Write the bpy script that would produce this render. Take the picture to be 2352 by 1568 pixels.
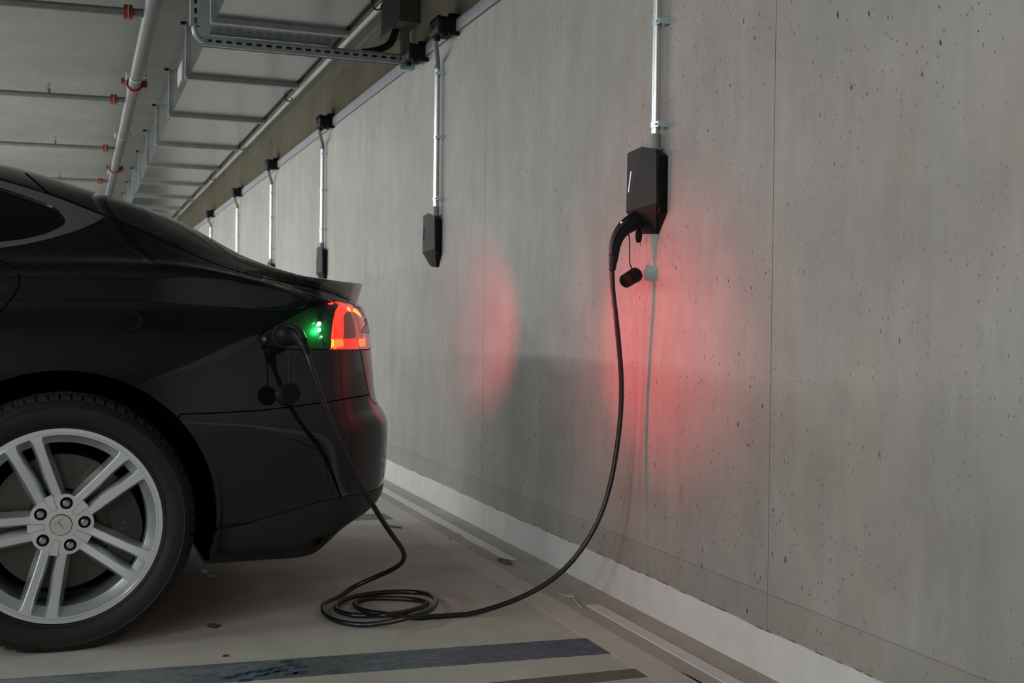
import bpy, bmesh, math, random
import numpy as np
from mathutils import Vector, Matrix, kdtree
from mathutils.bvhtree import BVHTree
random.seed(7)
PI = math.pi
for o in list(bpy.data.objects): bpy.data.objects.remove(o)
SC = bpy.context.scene
COL = SC.collection

# ------------------------------------------------------------------ camera, world, lights, exposure
# world: X towards the concrete wall, Y along the wall away from the camera, Z up
H = .891          # eye height
WX = 1.663        # face of the wall
FPX = 2667.
RM = np.array([[0.9364078349, 0.0058337531, 0.3508651222],
               [-0.3507251920, -0.0172027371, 0.9363204075],
               [0.0114981025, -0.9998350030, -0.0140627337]])
cd = bpy.data.cameras.new('camera'); cam = bpy.data.objects.new('camera', cd); COL.objects.link(cam)
cd.sensor_width = 36; cd.lens = FPX/2352*36; cd.clip_start = .05; cd.clip_end = 200
cd.dof.use_dof = True; cd.dof.focus_distance = 3.35; cd.dof.aperture_fstop = 7.1; cd.dof.aperture_blades = 9
M = Matrix(((RM[0][0], -RM[0][1], -RM[0][2], 0), (RM[1][0], -RM[1][1], -RM[1][2], 0), (RM[2][0], -RM[2][1], -RM[2][2], H), (0, 0, 0, 1)))
cam.matrix_world = M
SC.camera = cam
SC.view_settings.view_transform = 'Standard'; SC.view_settings.look = 'None'
SC.view_settings.gamma = 1; SC.view_settings.use_curve_mapping = False
SC.view_settings.exposure = 0.20
wd = bpy.data.worlds.new('world'); SC.world = wd; wd.use_nodes = True
wd.node_tree.nodes['Background'].inputs[0].default_value = (.75, .85, .85, 1)
wd.node_tree.nodes['Background'].inputs[1].default_value = .02
LAMP_SPOTS = [(-2.4, -5.2, .28), (-2.4, -2.4, .28), (-2.4, .4, .17), (-2.4, 3.2, .13), (-2.4, 6.0, .28), (-2.4, 8.8, .52), (-2.4, 11.6, .65), (-2.4, 14.6, .65), (-2.4, 18.0, .8), (-2.4, 22.0, 1.0), (-8.0, -5.5, 1.4), (-8.0, -2.5, 1.05), (-8.0, 3.0, .15), (-8.0, 12.0, .7)]
LAMP_E = 126.0
RED_E = 3.2

def rayd(px, py): return RM @ np.array([px-1176., py-784., FPX])
def onX(px, py, x): d = rayd(px, py); P = d*(x/d[0]); return (P[0], P[1], P[2]+H)
def onY(px, py, y): d = rayd(px, py); P = d*(y/d[1]); return (P[0], P[1], P[2]+H)
def onZ(px, py, z=0.): d = rayd(px, py); P = d*((z-H)/d[2]); return (P[0], P[1], P[2]+H)

# ------------------------------------------------------------------ materials
def nmat(name):
    m = bpy.data.materials.new(name); m.use_nodes = True
    nt = m.node_tree; b = nt.nodes['Principled BSDF']
    return m, nt, b
def N(nt, t, **kw):
    n = nt.nodes.new(t)
    for k, v in kw.items():
        if k in n.inputs.keys() if not hasattr(n, k) else False: n.inputs[k].default_value = v
        else: setattr(n, k, v)
    return n
def setin(n, **kw):
    for k, v in kw.items(): n.inputs[k.replace('_', ' ')].default_value = v
def plain(name, col, rough=.5, metal=0., coat=0., noise=.0, nscale=30., bump=0., emis=None, estr=0., spec=.5, aniso=0.):
    m, nt, b = nmat(name)
    setin(b, Base_Color=(*col, 1), Roughness=rough, Metallic=metal)
    b.inputs['Coat Weight'].default_value = coat; b.inputs['Coat Roughness'].default_value = .03
    b.inputs['Specular IOR Level'].default_value = spec
    if aniso: b.inputs['Anisotropic'].default_value = aniso
    if emis: b.inputs['Emission Color'].default_value = (*emis, 1); b.inputs['Emission Strength'].default_value = estr
    if noise > 0 or bump > 0:
        tc = N(nt, 'ShaderNodeTexCoord'); nz = N(nt, 'ShaderNodeTexNoise'); setin(nz, Scale=nscale, Detail=6.)
        nt.links.new(tc.outputs['Object'], nz.inputs['Vector'])
        mx = N(nt, 'ShaderNodeMixRGB'); mx.blend_type = 'MULTIPLY'; mx.inputs[0].default_value = 1
        mx.inputs[1].default_value = (*col, 1)
        rp = N(nt, 'ShaderNodeMapRange'); setin(rp, From_Min=.3, From_Max=.7, To_Min=1-noise, To_Max=1+noise)
        nt.links.new(nz.outputs['Fac'], rp.inputs['Value']); nt.links.new(rp.outputs[0], mx.inputs[2]); nt.links.new(mx.outputs[0], b.inputs['Base Color'])
        if bump > 0:
            bp = N(nt, 'ShaderNodeBump'); setin(bp, Strength=bump, Distance=.002)
            nt.links.new(nz.outputs['Fac'], bp.inputs['Height']); nt.links.new(bp.outputs[0], b.inputs['Normal'])
    return m

def concrete(name, base, wall=True, stain=True, upper=False, streak=.40, pores=1.0):
    m, nt, b = nmat(name)
    L = nt.links.new
    tc = N(nt, 'ShaderNodeNewGeometry'); P = tc.outputs['Position']
    def mapped(sx, sy, sz):
        mp = N(nt, 'ShaderNodeMapping'); mp.inputs['Scale'].default_value = (sx, sy, sz); L(P, mp.inputs['Vector']); return mp.outputs[0]
    def noise(vec, scale, detail=6., rough=.6, dist=0.):
        n = N(nt, 'ShaderNodeTexNoise'); setin(n, Scale=scale, Detail=detail, Roughness=rough, Distortion=dist); L(vec, n.inputs['Vector']); return n.outputs['Fac']
    def rng(v, a, c, d, e):
        n = N(nt, 'ShaderNodeMapRange'); setin(n, From_Min=a, From_Max=c, To_Min=d, To_Max=e); L(v, n.inputs['Value']); return n.outputs[0]
    def mul(v, w):
        n = N(nt, 'ShaderNodeMath'); n.operation = 'MULTIPLY'; L(v, n.inputs[0])
        if isinstance(w, float): n.inputs[1].default_value = w
        else: L(w, n.inputs[1])
        return n.outputs[0]
    zs = .12 if wall else 1.
    f1 = rng(noise(mapped(1, 1, zs*1.6), 7., 8., .66), .3, .7, 1-.10*streak*2, 1+.08*streak*2)     # vertical streaks
    f2 = rng(noise(mapped(1, 1, zs*.5), 34., 5., .6), .3, .7, 1-.045*streak*2, 1+.04*streak*2)
    f3 = rng(noise(mapped(1, 1, 1), 1.3, 7., .62), .32, .68, .86, 1.10)                        # clouds
    f4 = rng(noise(mapped(1, 1, .7), 8., 9., .74), .3, .7, .90, 1.08)
    v = mul(mul(f1, f2), mul(f3, f4))
    # small pores, elongated upright
    def pore(scale, keep, size, stretch=.5):
        sp_ = N(nt, 'ShaderNodeSeparateXYZ'); L(P, sp_.inputs[0]); cb2 = N(nt, 'ShaderNodeCombineXYZ')
        zm = N(nt, 'ShaderNodeMath'); zm.operation = 'MULTIPLY'; zm.inputs[1].default_value = stretch if wall else 1.; L(sp_.outputs['Z' if wall else 'X'], zm.inputs[0])
        L(sp_.outputs['Y'], cb2.inputs[0]); L(zm.outputs[0], cb2.inputs[1]); mp = cb2.outputs[0]
        wn = N(nt, 'ShaderNodeTexNoise'); setin(wn, Scale=60., Detail=2.); L(P, wn.inputs['Vector'])
        ad = N(nt, 'ShaderNodeVectorMath'); ad.operation = 'MULTIPLY_ADD'; ad.inputs[1].default_value = (.010, .010, 0)
        L(wn.outputs['Color'], ad.inputs[0]); L(mp, ad.inputs[2])
        vo = N(nt, 'ShaderNodeTexVoronoi'); vo.voronoi_dimensions = '2D'; setin(vo, Scale=scale); L(ad.outputs[0], vo.inputs['Vector'])
        d = rng(vo.outputs['Distance'], size*.6, size, 1., 0.)
        sep = N(nt, 'ShaderNodeSeparateColor'); L(vo.outputs['Color'], sep.inputs[0])
        k = rng(sep.outputs[0], keep-.02, keep, 1., 0.)
        return mul(d, k)
    dens = rng(noise(mapped(1, 1, .8), 1.1, 3.), .38, .56, .2, 1.)
    p1 = mul(pore(62., .22, .11), dens); p2 = mul(pore(17., .13, .060), dens)
    ps = N(nt, 'ShaderNodeMath'); ps.operation = 'MAXIMUM'; L(p1, ps.inputs[0]); L(p2, ps.inputs[1])
    pf = rng(ps.outputs[0], 0., .85, 1., 1-.84*pores)
    v = mul(v, pf)
    col = N(nt, 'ShaderNodeMixRGB'); col.inputs[1].default_value = (*base, 1)
    col.inputs[2].default_value = (base[0]*1.02, base[1]*.99, base[2]*.94, 1)
    L(rng(noise(mapped(1, 1, .5), 2.2, 5.), .4, .65, 0., 1.), col.inputs[0])
    out = col.outputs[0]
    if upper:                                    # damp, yellow-brown staining of the wall head
        st = N(nt, 'ShaderNodeMixRGB'); st.blend_type = 'MULTIPLY'; st.inputs[2].default_value = (.66, .63, .52, 1)
        L(out, st.inputs[1]); L(rng(noise(mapped(1, 1, .5), 1.6, 7., .65), .30, .68, .45, 1.), st.inputs[0]); out = st.outputs[0]
        sepz = N(nt, 'ShaderNodeSeparateXYZ'); L(P, sepz.inputs[0])
        wob = N(nt, 'ShaderNodeMath'); wob.operation = 'MULTIPLY_ADD'; L(noise(mapped(1, 1, 1), 3.4, 6., .65), wob.inputs[0]); wob.inputs[1].default_value = .16; L(sepz.outputs['Z'], wob.inputs[2])
        pa = N(nt, 'ShaderNodeMixRGB'); pa.inputs[2].default_value = (.50, .485, .43, 1)
        L(out, pa.inputs[1]); L(rng(wob.outputs[0], 2.655, 2.67, 0., 1.), pa.inputs[0]); out = pa.outputs[0]
    if wall and stain:                           # rusty drips and a few chalky runs
        n1 = noise(mapped(1, 1, .35), 5.5, 6., .7, .4)
        rs = N(nt, 'ShaderNodeMixRGB'); rs.blend_type = 'MULTIPLY'; rs.inputs[2].default_value = (.86, .72, .55, 1)
        L(out, rs.inputs[1]); L(rng(n1, .665, .74, 0., .75), rs.inputs[0]); out = rs.outputs[0]
    fin = N(nt, 'ShaderNodeMixRGB'); fin.blend_type = 'MULTIPLY'; fin.inputs[0].default_value = 1
    L(out, fin.inputs[1]); L(v, fin.inputs[2]); L(fin.outputs[0], b.inputs['Base Color'])
    hb = N(nt, 'ShaderNodeMath'); hb.operation = 'MULTIPLY_ADD'; L(ps.outputs[0], hb.inputs[0]); hb.inputs[1].default_value = -1.; L(noise(mapped(1, 1, .6), 40., 6.), hb.inputs[2])
    bp = N(nt, 'ShaderNodeBump'); setin(bp, Strength=.25, Distance=.0015); L(hb.outputs[0], bp.inputs['Height']); L(bp.outputs[0], b.inputs['Normal'])
    setin(b, Roughness=.72)
    return m

def stripe_paint(name, col, wear, base):
    m, nt, b = nmat(name); L = nt.links.new
    g = N(nt, 'ShaderNodeNewGeometry')
    mp = N(nt, 'ShaderNodeMapping'); mp.inputs['Scale'].default_value = (1, 2.2, 1); mp.inputs['Rotation'].default_value = (0, 0, .15); L(g.outputs['Position'], mp.inputs[0])
    n = N(nt, 'ShaderNodeTexNoise'); setin(n, Scale=13., Detail=10., Roughness=.8, Distortion=1.6); L(mp.outputs[0], n.inputs[0])
    sx = N(nt, 'ShaderNodeSeparateXYZ'); L(g.outputs['Position'], sx.inputs[0])
    rx = N(nt, 'ShaderNodeMapRange'); setin(rx, From_Min=.15, From_Max=1.0, To_Min=.17, To_Max=0.); L(sx.outputs['X'], rx.inputs[0])
    ad = N(nt, 'ShaderNodeMath'); ad.operation = 'ADD'; L(n.outputs['Fac'], ad.inputs[0]); L(rx.outputs[0], ad.inputs[1])
    r = N(nt, 'ShaderNodeMapRange'); setin(r, From_Min=.47, From_Max=.70, To_Min=0., To_Max=wear); L(ad.outputs[0], r.inputs[0])
    mx = N(nt, 'ShaderNodeMixRGB'); mx.inputs[1].default_value = (*col, 1); mx.inputs[2].default_value = (*base, 1); L(r.outputs[0], mx.inputs[0])
    n2 = N(nt, 'ShaderNodeTexNoise'); setin(n2, Scale=2.2, Detail=5.); L(g.outputs['Position'], n2.inputs[0])
    r2 = N(nt, 'ShaderNodeMapRange'); setin(r2, From_Min=.35, From_Max=.65, To_Min=.72, To_Max=1.25); L(n2.outputs['Fac'], r2.inputs[0])
    m2 = N(nt, 'ShaderNodeMixRGB'); m2.blend_type = 'MULTIPLY'; m2.inputs[0].default_value = 1; L(mx.outputs[0], m2.inputs[1]); L(r2.outputs[0], m2.inputs[2])
    L(m2.outputs[0], b.inputs['Base Color']); setin(b, Roughness=.45)
    return m

def galv(name, col, rough=.38, scale=7., stretch=(1, 1, 1), amp=.16):
    m, nt, b = nmat(name); L = nt.links.new
    g = N(nt, 'ShaderNodeNewGeometry'); mp = N(nt, 'ShaderNodeMapping'); mp.inputs['Scale'].default_value = stretch; L(g.outputs['Position'], mp.inputs[0])
    n = N(nt, 'ShaderNodeTexNoise'); setin(n, Scale=scale, Detail=7., Roughness=.65); L(mp.outputs[0], n.inputs[0])
    r = N(nt, 'ShaderNodeMapRange'); setin(r, From_Min=.3, From_Max=.7, To_Min=1-amp, To_Max=1+amp); L(n.outputs['Fac'], r.inputs[0])
    m2 = N(nt, 'ShaderNodeMixRGB'); m2.blend_type = 'MULTIPLY'; m2.inputs[0].default_value = 1; m2.inputs[1].default_value = (*col, 1); L(r.outputs[0], m2.inputs[2])
    L(m2.outputs[0], b.inputs['Base Color']); setin(b, Metallic=.75, Roughness=rough)
    r3 = N(nt, 'ShaderNodeMapRange'); setin(r3, From_Min=.3, From_Max=.7, To_Min=rough-.03, To_Max=rough+.04); L(n.outputs['Fac'], r3.inputs[0]); L(r3.outputs[0], b.inputs['Roughness'])
    return m

MT = {}
MT['wall'] = concrete('board_marked_concrete', (.33, .325, .314))
MT['kicker'] = concrete('kicker_concrete', (.305, .30, .285), streak=.3)
MT['wallhead'] = concrete('stained_concrete', (.60, .585, .52), upper=True, pores=.3)
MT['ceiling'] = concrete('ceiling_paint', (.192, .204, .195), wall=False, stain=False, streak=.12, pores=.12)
MT['floor'] = concrete('coated_floor', (.52, .505, .47), wall=False, stain=False, streak=.2, pores=.35)
MT['floor_light'] = concrete('coated_floor_band', (.58, .565, .53), wall=False, stain=False, streak=.2, pores=.3)
MT['gutter'] = concrete('gutter_screed', (.44, .42, .37), wall=False, stain=False, streak=.35, pores=.3)
MT['groove'] = concrete('bare_floor_strip', (.15, .145, .12), wall=False, stain=False, streak=.9, pores=.6)
MT['white_coat'] = plain('white_floor_coating', (.66, .66, .66), .42, noise=.06, nscale=9., bump=.08)
MT['white_dirty'] = plain('thin_white_coating', (.37, .365, .345), .5, noise=.12, nscale=22., bump=.1)
MT['blue'] = stripe_paint('worn_blue_paint', (.050, .073, .120), .85, (.24, .27, .285))
MT['blue_print'] = plain('tread_print', (.035, .055, .10), .5, noise=.3, nscale=60.)
MT['galv'] = galv('galvanised_duct', (.185, .208, .200), .20, 2.4, (.8, 7, 2), .13)
MT['galv_dark'] = galv('galvanised_flange', (.28, .31, .31), .45, 9.)
MT['galv_chan'] = galv('galvanised_channel', (.36, .42, .43), .45, 14.)
MT['slot'] = plain('slot_shadow_black', (.02, .025, .027), .7)  # near-black colour for the shade inside the channel slots
MT['zinc'] = plain('zinc_clamp', (.55, .72, .75), .3, .85, noise=.1, nscale=80.)
MT['conduit'] = plain('bright_aluminium_tube', (.60, .62, .64), .33, 1., noise=.04, nscale=12.)
MT['conduit_pvc'] = plain('grey_plastic_sleeve', (.18, .19, .20), .5)
MT['trunk'] = plain('pale_steel_trunking', (.235, .25, .265), .6, .0, noise=.05, nscale=10.)
MT['pipe'] = plain('galvanised_water_pipe', (.06, .066, .067), .50, .3, noise=.12, nscale=12.)
MT['pipe_dark'] = plain('dull_branch_pipe', (.12, .135, .13), .5, .5, noise=.12, nscale=12.)
MT['redpaint'] = plain('red_coupling_paint', (.20, .012, .014), .45, noise=.1, nscale=40.)
MT['brass'] = plain('brass', (.25, .19, .08), .45, .8)
MT['boxblack'] = plain('black_moulded_plastic', (.008, .0085, .009), .55, noise=.08, nscale=200., bump=.02, spec=.12)
MT['boxlid'] = plain('dark_box_lid', (.022, .0235, .025), .55, spec=.12)
MT['charger'] = plain('charcoal_charger_shell', (.020, .021, .0225), .60, noise=.06, nscale=300., bump=.03, spec=.12)
MT['charger_side'] = plain('black_charger_side', (.006, .006, .0065), .6, spec=.1)
MT['white_mark'] = plain('white_light_slit', (.75, .78, .80), .4, emis=(.8, .9, 1.), estr=.35)
MT['plastic'] = plain('matt_black_rubber', (.009, .009, .010), .50, noise=.1, nscale=150., bump=.05, spec=.25)
MT['plastic_grey'] = plain('dark_grey_grip', (.030, .030, .034), .50, noise=.05, nscale=150., spec=.2)
MT['cable'] = plain('black_cable_jacket', (.010, .010, .011), .36, noise=.3, nscale=25., bump=.08)
MT['cabinet'] = plain('grey_wall_cabinet', (.13, .13, .125), .5)
MT['hose'] = plain('black_corrugated_hose', (.02, .02, .02), .5)
MT['paint'] = plain('metallic_black_blue_paint', (.0011, .0026, .0042), .4, .0, coat=1., spec=.1)
MT['shell'] = plain('black_underseal', (.003, .003, .003), .9, spec=.1)
MT['valance'] = plain('satin_black_valance', (.008, .008, .008), .45)
MT['glass'] = plain('privacy_glass', (.002, .0025, .0025), .03, spec=.35)
MT['hatchglass'] = plain('black_gloss_glass', (.006, .006, .006), .06, coat=1.)
MT['chrome'] = plain('satin_chrome_trim', (.62, .66, .69), .22, 1.)
MT['spoiler'] = plain('wall_sheen_spoiler', (.022, .022, .021), .32, coat=1.)  # gloss spoiler, base lightened to carry the wall's reflection
MT['bar_chrome'] = plain('pale_chrome_bar', (.50, .50, .50), .3, .35)
MT['rubber'] = plain('tyre_rubber', (.010, .010, .010), .62, noise=.12, nscale=60., spec=.3)
MT['tread'] = plain('tyre_tread_rubber', (.032, .032, .030), .75, noise=.25, nscale=90., bump=.2, spec=.25)
MT['alloy'] = plain('silver_alloy', (.70, .74, .77), .28, .78, coat=.6)
MT['alloy_in'] = plain('silver_barrel', (.30, .32, .33), .42, .6)
MT['lug'] = plain('grey_lug_cap', (.40, .40, .40), .28, .9)
MT['disc'] = plain('brake_disc_steel', (.085, .078, .07), .42, .9, noise=.1, nscale=30.)
MT['caliper'] = plain('dark_caliper', (.012, .012, .013), .5)
MT['brush'] = plain('brushed_cap', (.70, .70, .69), .28, 1., aniso=.9)
MT['portblack'] = plain('port_gloss_black', (.010, .013, .011), .42, coat=.35, spec=.3)
MT['portmatt'] = plain('port_matt_black', (.010, .010, .010), .5)
MT['lens_red'] = plain('lit_red_lens', (.5, .02, .02), .15, coat=1., emis=(1., .055, .03), estr=1.25)
MT['lens_glow'] = plain('lit_amber_strip', (.6, .2, .02), .2, coat=1., emis=(1., .50, .035), estr=1.3)
MT['lens_hot'] = plain('lit_orange_strip', (.6, .1, .02), .2, coat=1., emis=(1., .20, .03), estr=1.15)
def lens_mat(name, col, e0, e1, ec):
    m, nt, b = nmat(name); L = nt.links.new
    g = N(nt, 'ShaderNodeNewGeometry'); mp = N(nt, 'ShaderNodeMapping'); mp.inputs['Scale'].default_value = (1, 1, .35); L(g.outputs['Position'], mp.inputs[0])
    n = N(nt, 'ShaderNodeTexNoise'); setin(n, Scale=26., Detail=3.); L(mp.outputs[0], n.inputs[0])
    w = N(nt, 'ShaderNodeTexWave'); w.bands_direction = 'X'; setin(w, Scale=95., Distortion=.4); L(g.outputs['Position'], w.inputs[0])
    r_ = N(nt, 'ShaderNodeMapRange'); setin(r_, From_Min=.38, From_Max=.62, To_Min=e0, To_Max=e1); L(n.outputs['Fac'], r_.inputs[0])
    r2 = N(nt, 'ShaderNodeMapRange'); setin(r2, To_Min=.86, To_Max=1.08); L(w.outputs['Fac'], r2.inputs[0])
    mu = N(nt, 'ShaderNodeMath'); mu.operation = 'MULTIPLY'; L(r_.outputs[0], mu.inputs[0]); L(r2.outputs[0], mu.inputs[1])
    setin(b, Base_Color=(*col, 1), Roughness=.15); b.inputs['Coat Weight'].default_value = 1.; b.inputs['Emission Color'].default_value = (*ec, 1)
    L(mu.outputs[0], b.inputs['Emission Strength']); return m
MT['lens_red'] = lens_mat('lit_red_lens', (.4, .02, .02), .72, 1.12, (1., .040, .022))
MT['lens_pink'] = lens_mat('smoked_pink_lens', (.16, .06, .06), .16, .42, (1., .13, .11))
MT['lens_dark'] = plain('smoked_red_lens', (.13, .05, .05), .12, coat=1., emis=(.5, .05, .04), estr=.16)
MT['lens_clear'] = plain('grey_smoked_lens', (.10, .09, .09), .08, coat=1., emis=(.3, .1, .09), estr=.06)
MT['green_led'] = plain('green_led', (.3, 1., .5), .3, emis=(.22, 1., .42), estr=30.)
MT['reflector'] = plain('dark_red_reflector', (.16, .07, .06), .25, coat=1.)
MT['lamp_on'] = plain('lamp_diffuser', (.9, .9, .9), .5, emis=(.93, 1., .97), estr=1.)
MT['lamp_body'] = plain('white_lamp_body', (.6, .6, .6), .5)
MT['red_chip'] = plain('dark_red_chip', (.14, .015, .01), .6)
MT['oil'] = plain('oil_spot', (.045, .04, .033), .35)
MT['leaf'] = plain('dry_grey_leaf', (.11, .10, .07), .7, noise=.5, nscale=70.)
MT['wire'] = plain('cream_wire', (.55, .53, .47), .5)
MT['yellow'] = plain('yellow_chip', (.35, .30, .04), .6)

# ------------------------------------------------------------------ object helpers
def tag(o, label=None, cat=None, group=None, kind=None):
    if label: o['label'] = label
    if cat: o['category'] = cat
    if group: o['group'] = group
    if kind: o['kind'] = kind
    return o
def empty(name, loc=(0, 0, 0), label=None, cat=None, group=None):
    o = bpy.data.objects.new(name, None); o.empty_display_size = .1; COL.objects.link(o); o.location = loc
    return tag(o, label, cat, group)
def put(name, bm, mat, parent=None, smooth=False, angle=None, bevel=0., kind=None, label=None):
    me = bpy.data.meshes.new(name)
    if bevel: bmesh.ops.bevel(bm, geom=[e for e in bm.edges if len(e.link_faces) == 2 and e.calc_face_angle(0) > .5], offset=bevel, segments=2, affect='EDGES', clamp_overlap=True)
    bmesh.ops.recalc_face_normals(bm, faces=bm.faces)
    bm.to_mesh(me); bm.free()
    if smooth: me.polygons.foreach_set('use_smooth', [True]*len(me.polygons))
    ml = mat if isinstance(mat, (list, tuple)) else [mat]
    for m in ml: me.materials.append(MT[m])
    if smooth and angle: me.set_sharp_from_angle(angle=math.radians(angle))
    o = bpy.data.objects.new(name, me); COL.objects.link(o)
    if parent is not None:
        o.parent = parent
        # meshes are authored in world space: cancel the chain of parents
        w = Matrix.Identity(4); p = parent
        while p is not None: w = p.matrix_basis @ w; p = p.parent
        if not parent.get('_local'): me.transform(w.inverted())
    if kind: o['kind'] = kind
    if label: o['label'] = label
    return o
def copy_tree(o, parent=None):
    c = o.copy(); COL.objects.link(c); c.parent = parent
    for ch in [x for x in bpy.data.objects if x.parent == o]: copy_tree(ch, c)
    return c
def box(bm, x0, x1, y0, y1, z0, z1):
    vs = [bm.verts.new((x, y, z)) for x in (x0, x1) for y in (y0, y1) for z in (z0, z1)]
    for f in ((0, 1, 3, 2), (4, 6, 7, 5), (0, 4, 5, 1), (2, 3, 7, 6), (0, 2, 6, 4), (1, 5, 7, 3)): bm.faces.new([vs[i] for i in f])
    return vs
def B(): return bmesh.new()
def bx(*a):
    bm = B(); box(bm, *a); return bm
def cyl(bm, p0, p1, r0, r1=None, n=16, caps=True):
    r1 = r0 if r1 is None else r1
    p0, p1 = Vector(p0), Vector(p1); d = (p1-p0).normalized()
    a = d.orthogonal().normalized(); b = d.cross(a)
    A = [bm.verts.new(p0+(a*math.cos(t)+b*math.sin(t))*r0) for t in [2*PI*i/n for i in range(n)]]
    C = [bm.verts.new(p1+(a*math.cos(t)+b*math.sin(t))*r1) for t in [2*PI*i/n for i in range(n)]]
    for i in range(n): bm.faces.new((A[i], A[(i+1) % n], C[(i+1) % n], C[i]))
    if caps: bm.faces.new(A); bm.faces.new(C)
def tube(bm, pts, rad, n=14, caps=True, flat=None):
    """sweep along pts, rad: number or list"""
    pts = [Vector(p) for p in pts]; R = rad if isinstance(rad, (list, tuple)) else [rad]*len(pts)
    t0 = (pts[1]-pts[0]).normalized(); a = t0.orthogonal().normalized() if flat is None else (Vector(flat)-t0*Vector(flat).dot(t0)).normalized()
    rings = []
    for i, p in enumerate(pts):
        t = (pts[min(i+1, len(pts)-1)]-pts[max(i-1, 0)])
        if t.length < 1e-9: t = t0
        t.normalize(); a = (a-t*a.dot(t)).normalized(); b = t.cross(a)
        r = R[i]; ra, rb = (r if isinstance(r, tuple) else (r, r))
        rings.append([bm.verts.new(p+a*math.cos(2*PI*k/n)*ra+b*math.sin(2*PI*k/n)*rb) for k in range(n)])
    for i in range(len(rings)-1):
        for k in range(n): bm.faces.new((rings[i][k], rings[i][(k+1) % n], rings[i+1][(k+1) % n], rings[i+1][k]))
    if caps: bm.faces.new(rings[0]); bm.faces.new(rings[-1])
def crom(pts, sub):
    pts = [np.array(p, float) for p in pts]; out = []
    P = [2*pts[0]-pts[1]]+pts+[2*pts[-1]-pts[-2]]
    for i in range(1, len(P)-2):
        a, b, c, d = P[i-1:i+3]
        for k in range(sub):
            t = k/sub
            out.append(.5*((2*b)+(c-a)*t+(2*a-5*b+4*c-d)*t*t+(-a+3*b-3*c+d)*t**3))
    out.append(pts[-1]); return out
def ngon_prism(bm, poly, axis, a0, a1):
    """poly in the two remaining axes; extruded along axis from a0 to a1"""
    def P(u, v, a): return {'x': (a, u, v), 'y': (u, a, v), 'z': (u, v, a)}[axis]
    A = [bm.verts.new(P(u, v, a0)) for u, v in poly]; C = [bm.verts.new(P(u, v, a1)) for u, v in poly]
    n = len(poly)
    bm.faces.new(A); bm.faces.new(C[::-1])
    for i in range(n): bm.faces.new((A[i], C[i], C[(i+1) % n], A[(i+1) % n]))

# ------------------------------------------------------------------ room shell
XL, YN, YF, ZC = -16.0, -13.0, 34.0, 2.80
fl = put('floor', bx(XL, 1.4628, YN, YF, -.12, 0), 'floor'); fl['kind'] = 'structure'
put('floor_band', bx(1.366, 1.4632, YN, YF, -.01, .0012), 'floor_light', fl)
put('gutter_edge', bx(1.4655, 1.523, YN, YF, -.1, .0006), 'gutter', fl)
put('gutter_bed', bx(1.566, WX+.01, YN, YF, -.1, .0005), 'gutter', fl)
put('crack_bed', bx(1.4626, 1.4657, YN, YF, -.1, -.004), 'shell', fl)
put('white_strip', bx(1.523, 1.566, 4.10, YF, -.1, .004), 'white_coat', fl, bevel=.0015)
put('white_strip', bx(1.523, 1.566, YN, 3.36, -.1, .004), 'white_coat', fl, bevel=.0015)
put('white_strip', bx(1.523, 1.566, 3.36, 4.10, -.1, .0015), 'white_dirty', fl, label='thinly coated grey stretch of the white strip')
# blue bay line (slightly askew), its worn end square to the band
def quad_slab(name, P, z0, z1, mat, parent):
    bm = B(); ngon_prism(bm, [(p[0], p[1]) for p in P], 'z', z0, z1); return put(name, bm, mat, parent)
bl = quad_slab('blue_stripe', [onZ(1365, 1464), onZ(1424, 1499), (.3434, 2.9194), (-4.0, 3.215), (-4.0, 3.385), (-.1734, 3.1208)], -.01, .0011, 'blue', fl)
quad_slab('blue_stripe', [(1.355, 5.30), (1.355, 5.14), (-4.0, 5.50), (-4, 5.67)], -.01, .0011, 'blue', fl)
quad_slab('bare_strip', [(1.4626, 2.7036), (1.4626, 2.632), (-4, 2.632), (-4, 2.715), (.9969, 2.7131)], -.01, .0009, 'groove', fl)
bm = B()
for (px, py) in [(530, 1556), (556, 1549), (582, 1543), (600, 1552), (625, 1546), (648, 1540), (660, 1519), (674, 1527), (690, 1533), (610, 1541), (566, 1562), (668, 1548), (690, 1545), (632, 1535)]:
    c = onZ(px, py); w = .017; h = .011
    v = [bm.verts.new((c[0]+a*w+b*.006, c[1]+b*h, .0014)) for a, b in ((-1, -1), (1, -1), (1, 1), (-1, 1))]; bm.faces.new(v)
    w = .017
put('tread_print', bm, 'blue_print', fl, kind='stuff')

bm = B(); ngon_prism(bm, [(1.4632, 2.66), (1.4700, 2.60), (1.4745, 2.45), (1.4755, -3.), (1.4632, -3.)], 'z', -.01, .0012); put('crack_opening', bm, 'shell', fl)
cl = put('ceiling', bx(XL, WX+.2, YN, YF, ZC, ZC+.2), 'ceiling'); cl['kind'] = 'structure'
wr = put('wall_right', bx(WX+.012, WX+.3, YN, YF, -.1, ZC+.1), 'shell'); wr['kind'] = 'structure'
ys = [-13.0, -10.87, -8.63, -6.4, -4.16, -1.925, .31, 2.548, 4.792, 7.03, 9.27, 11.51, 13.75, 15.99, 18.2, 20.4, 22.7, 24.9, 27.1, 29.4, 31.6, 34.0]
for i in range(len(ys)-1):
    g = .0015
    def panel(nm, z0, z1, mt, x0=WX, bev=.0012):
        bm = bx(x0, WX+.014, ys[i]+g, ys[i+1]-g, z0, z1)
        return put(nm, bm, mt, wr, bevel=bev)
    panel('concrete_panel', .211, 2.296, 'wall')
    panel('kicker_panel', -.01, .2103, 'kicker', WX-.001)
    panel('head_panel', 2.297, ZC, 'wallhead', WX+.001)
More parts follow.
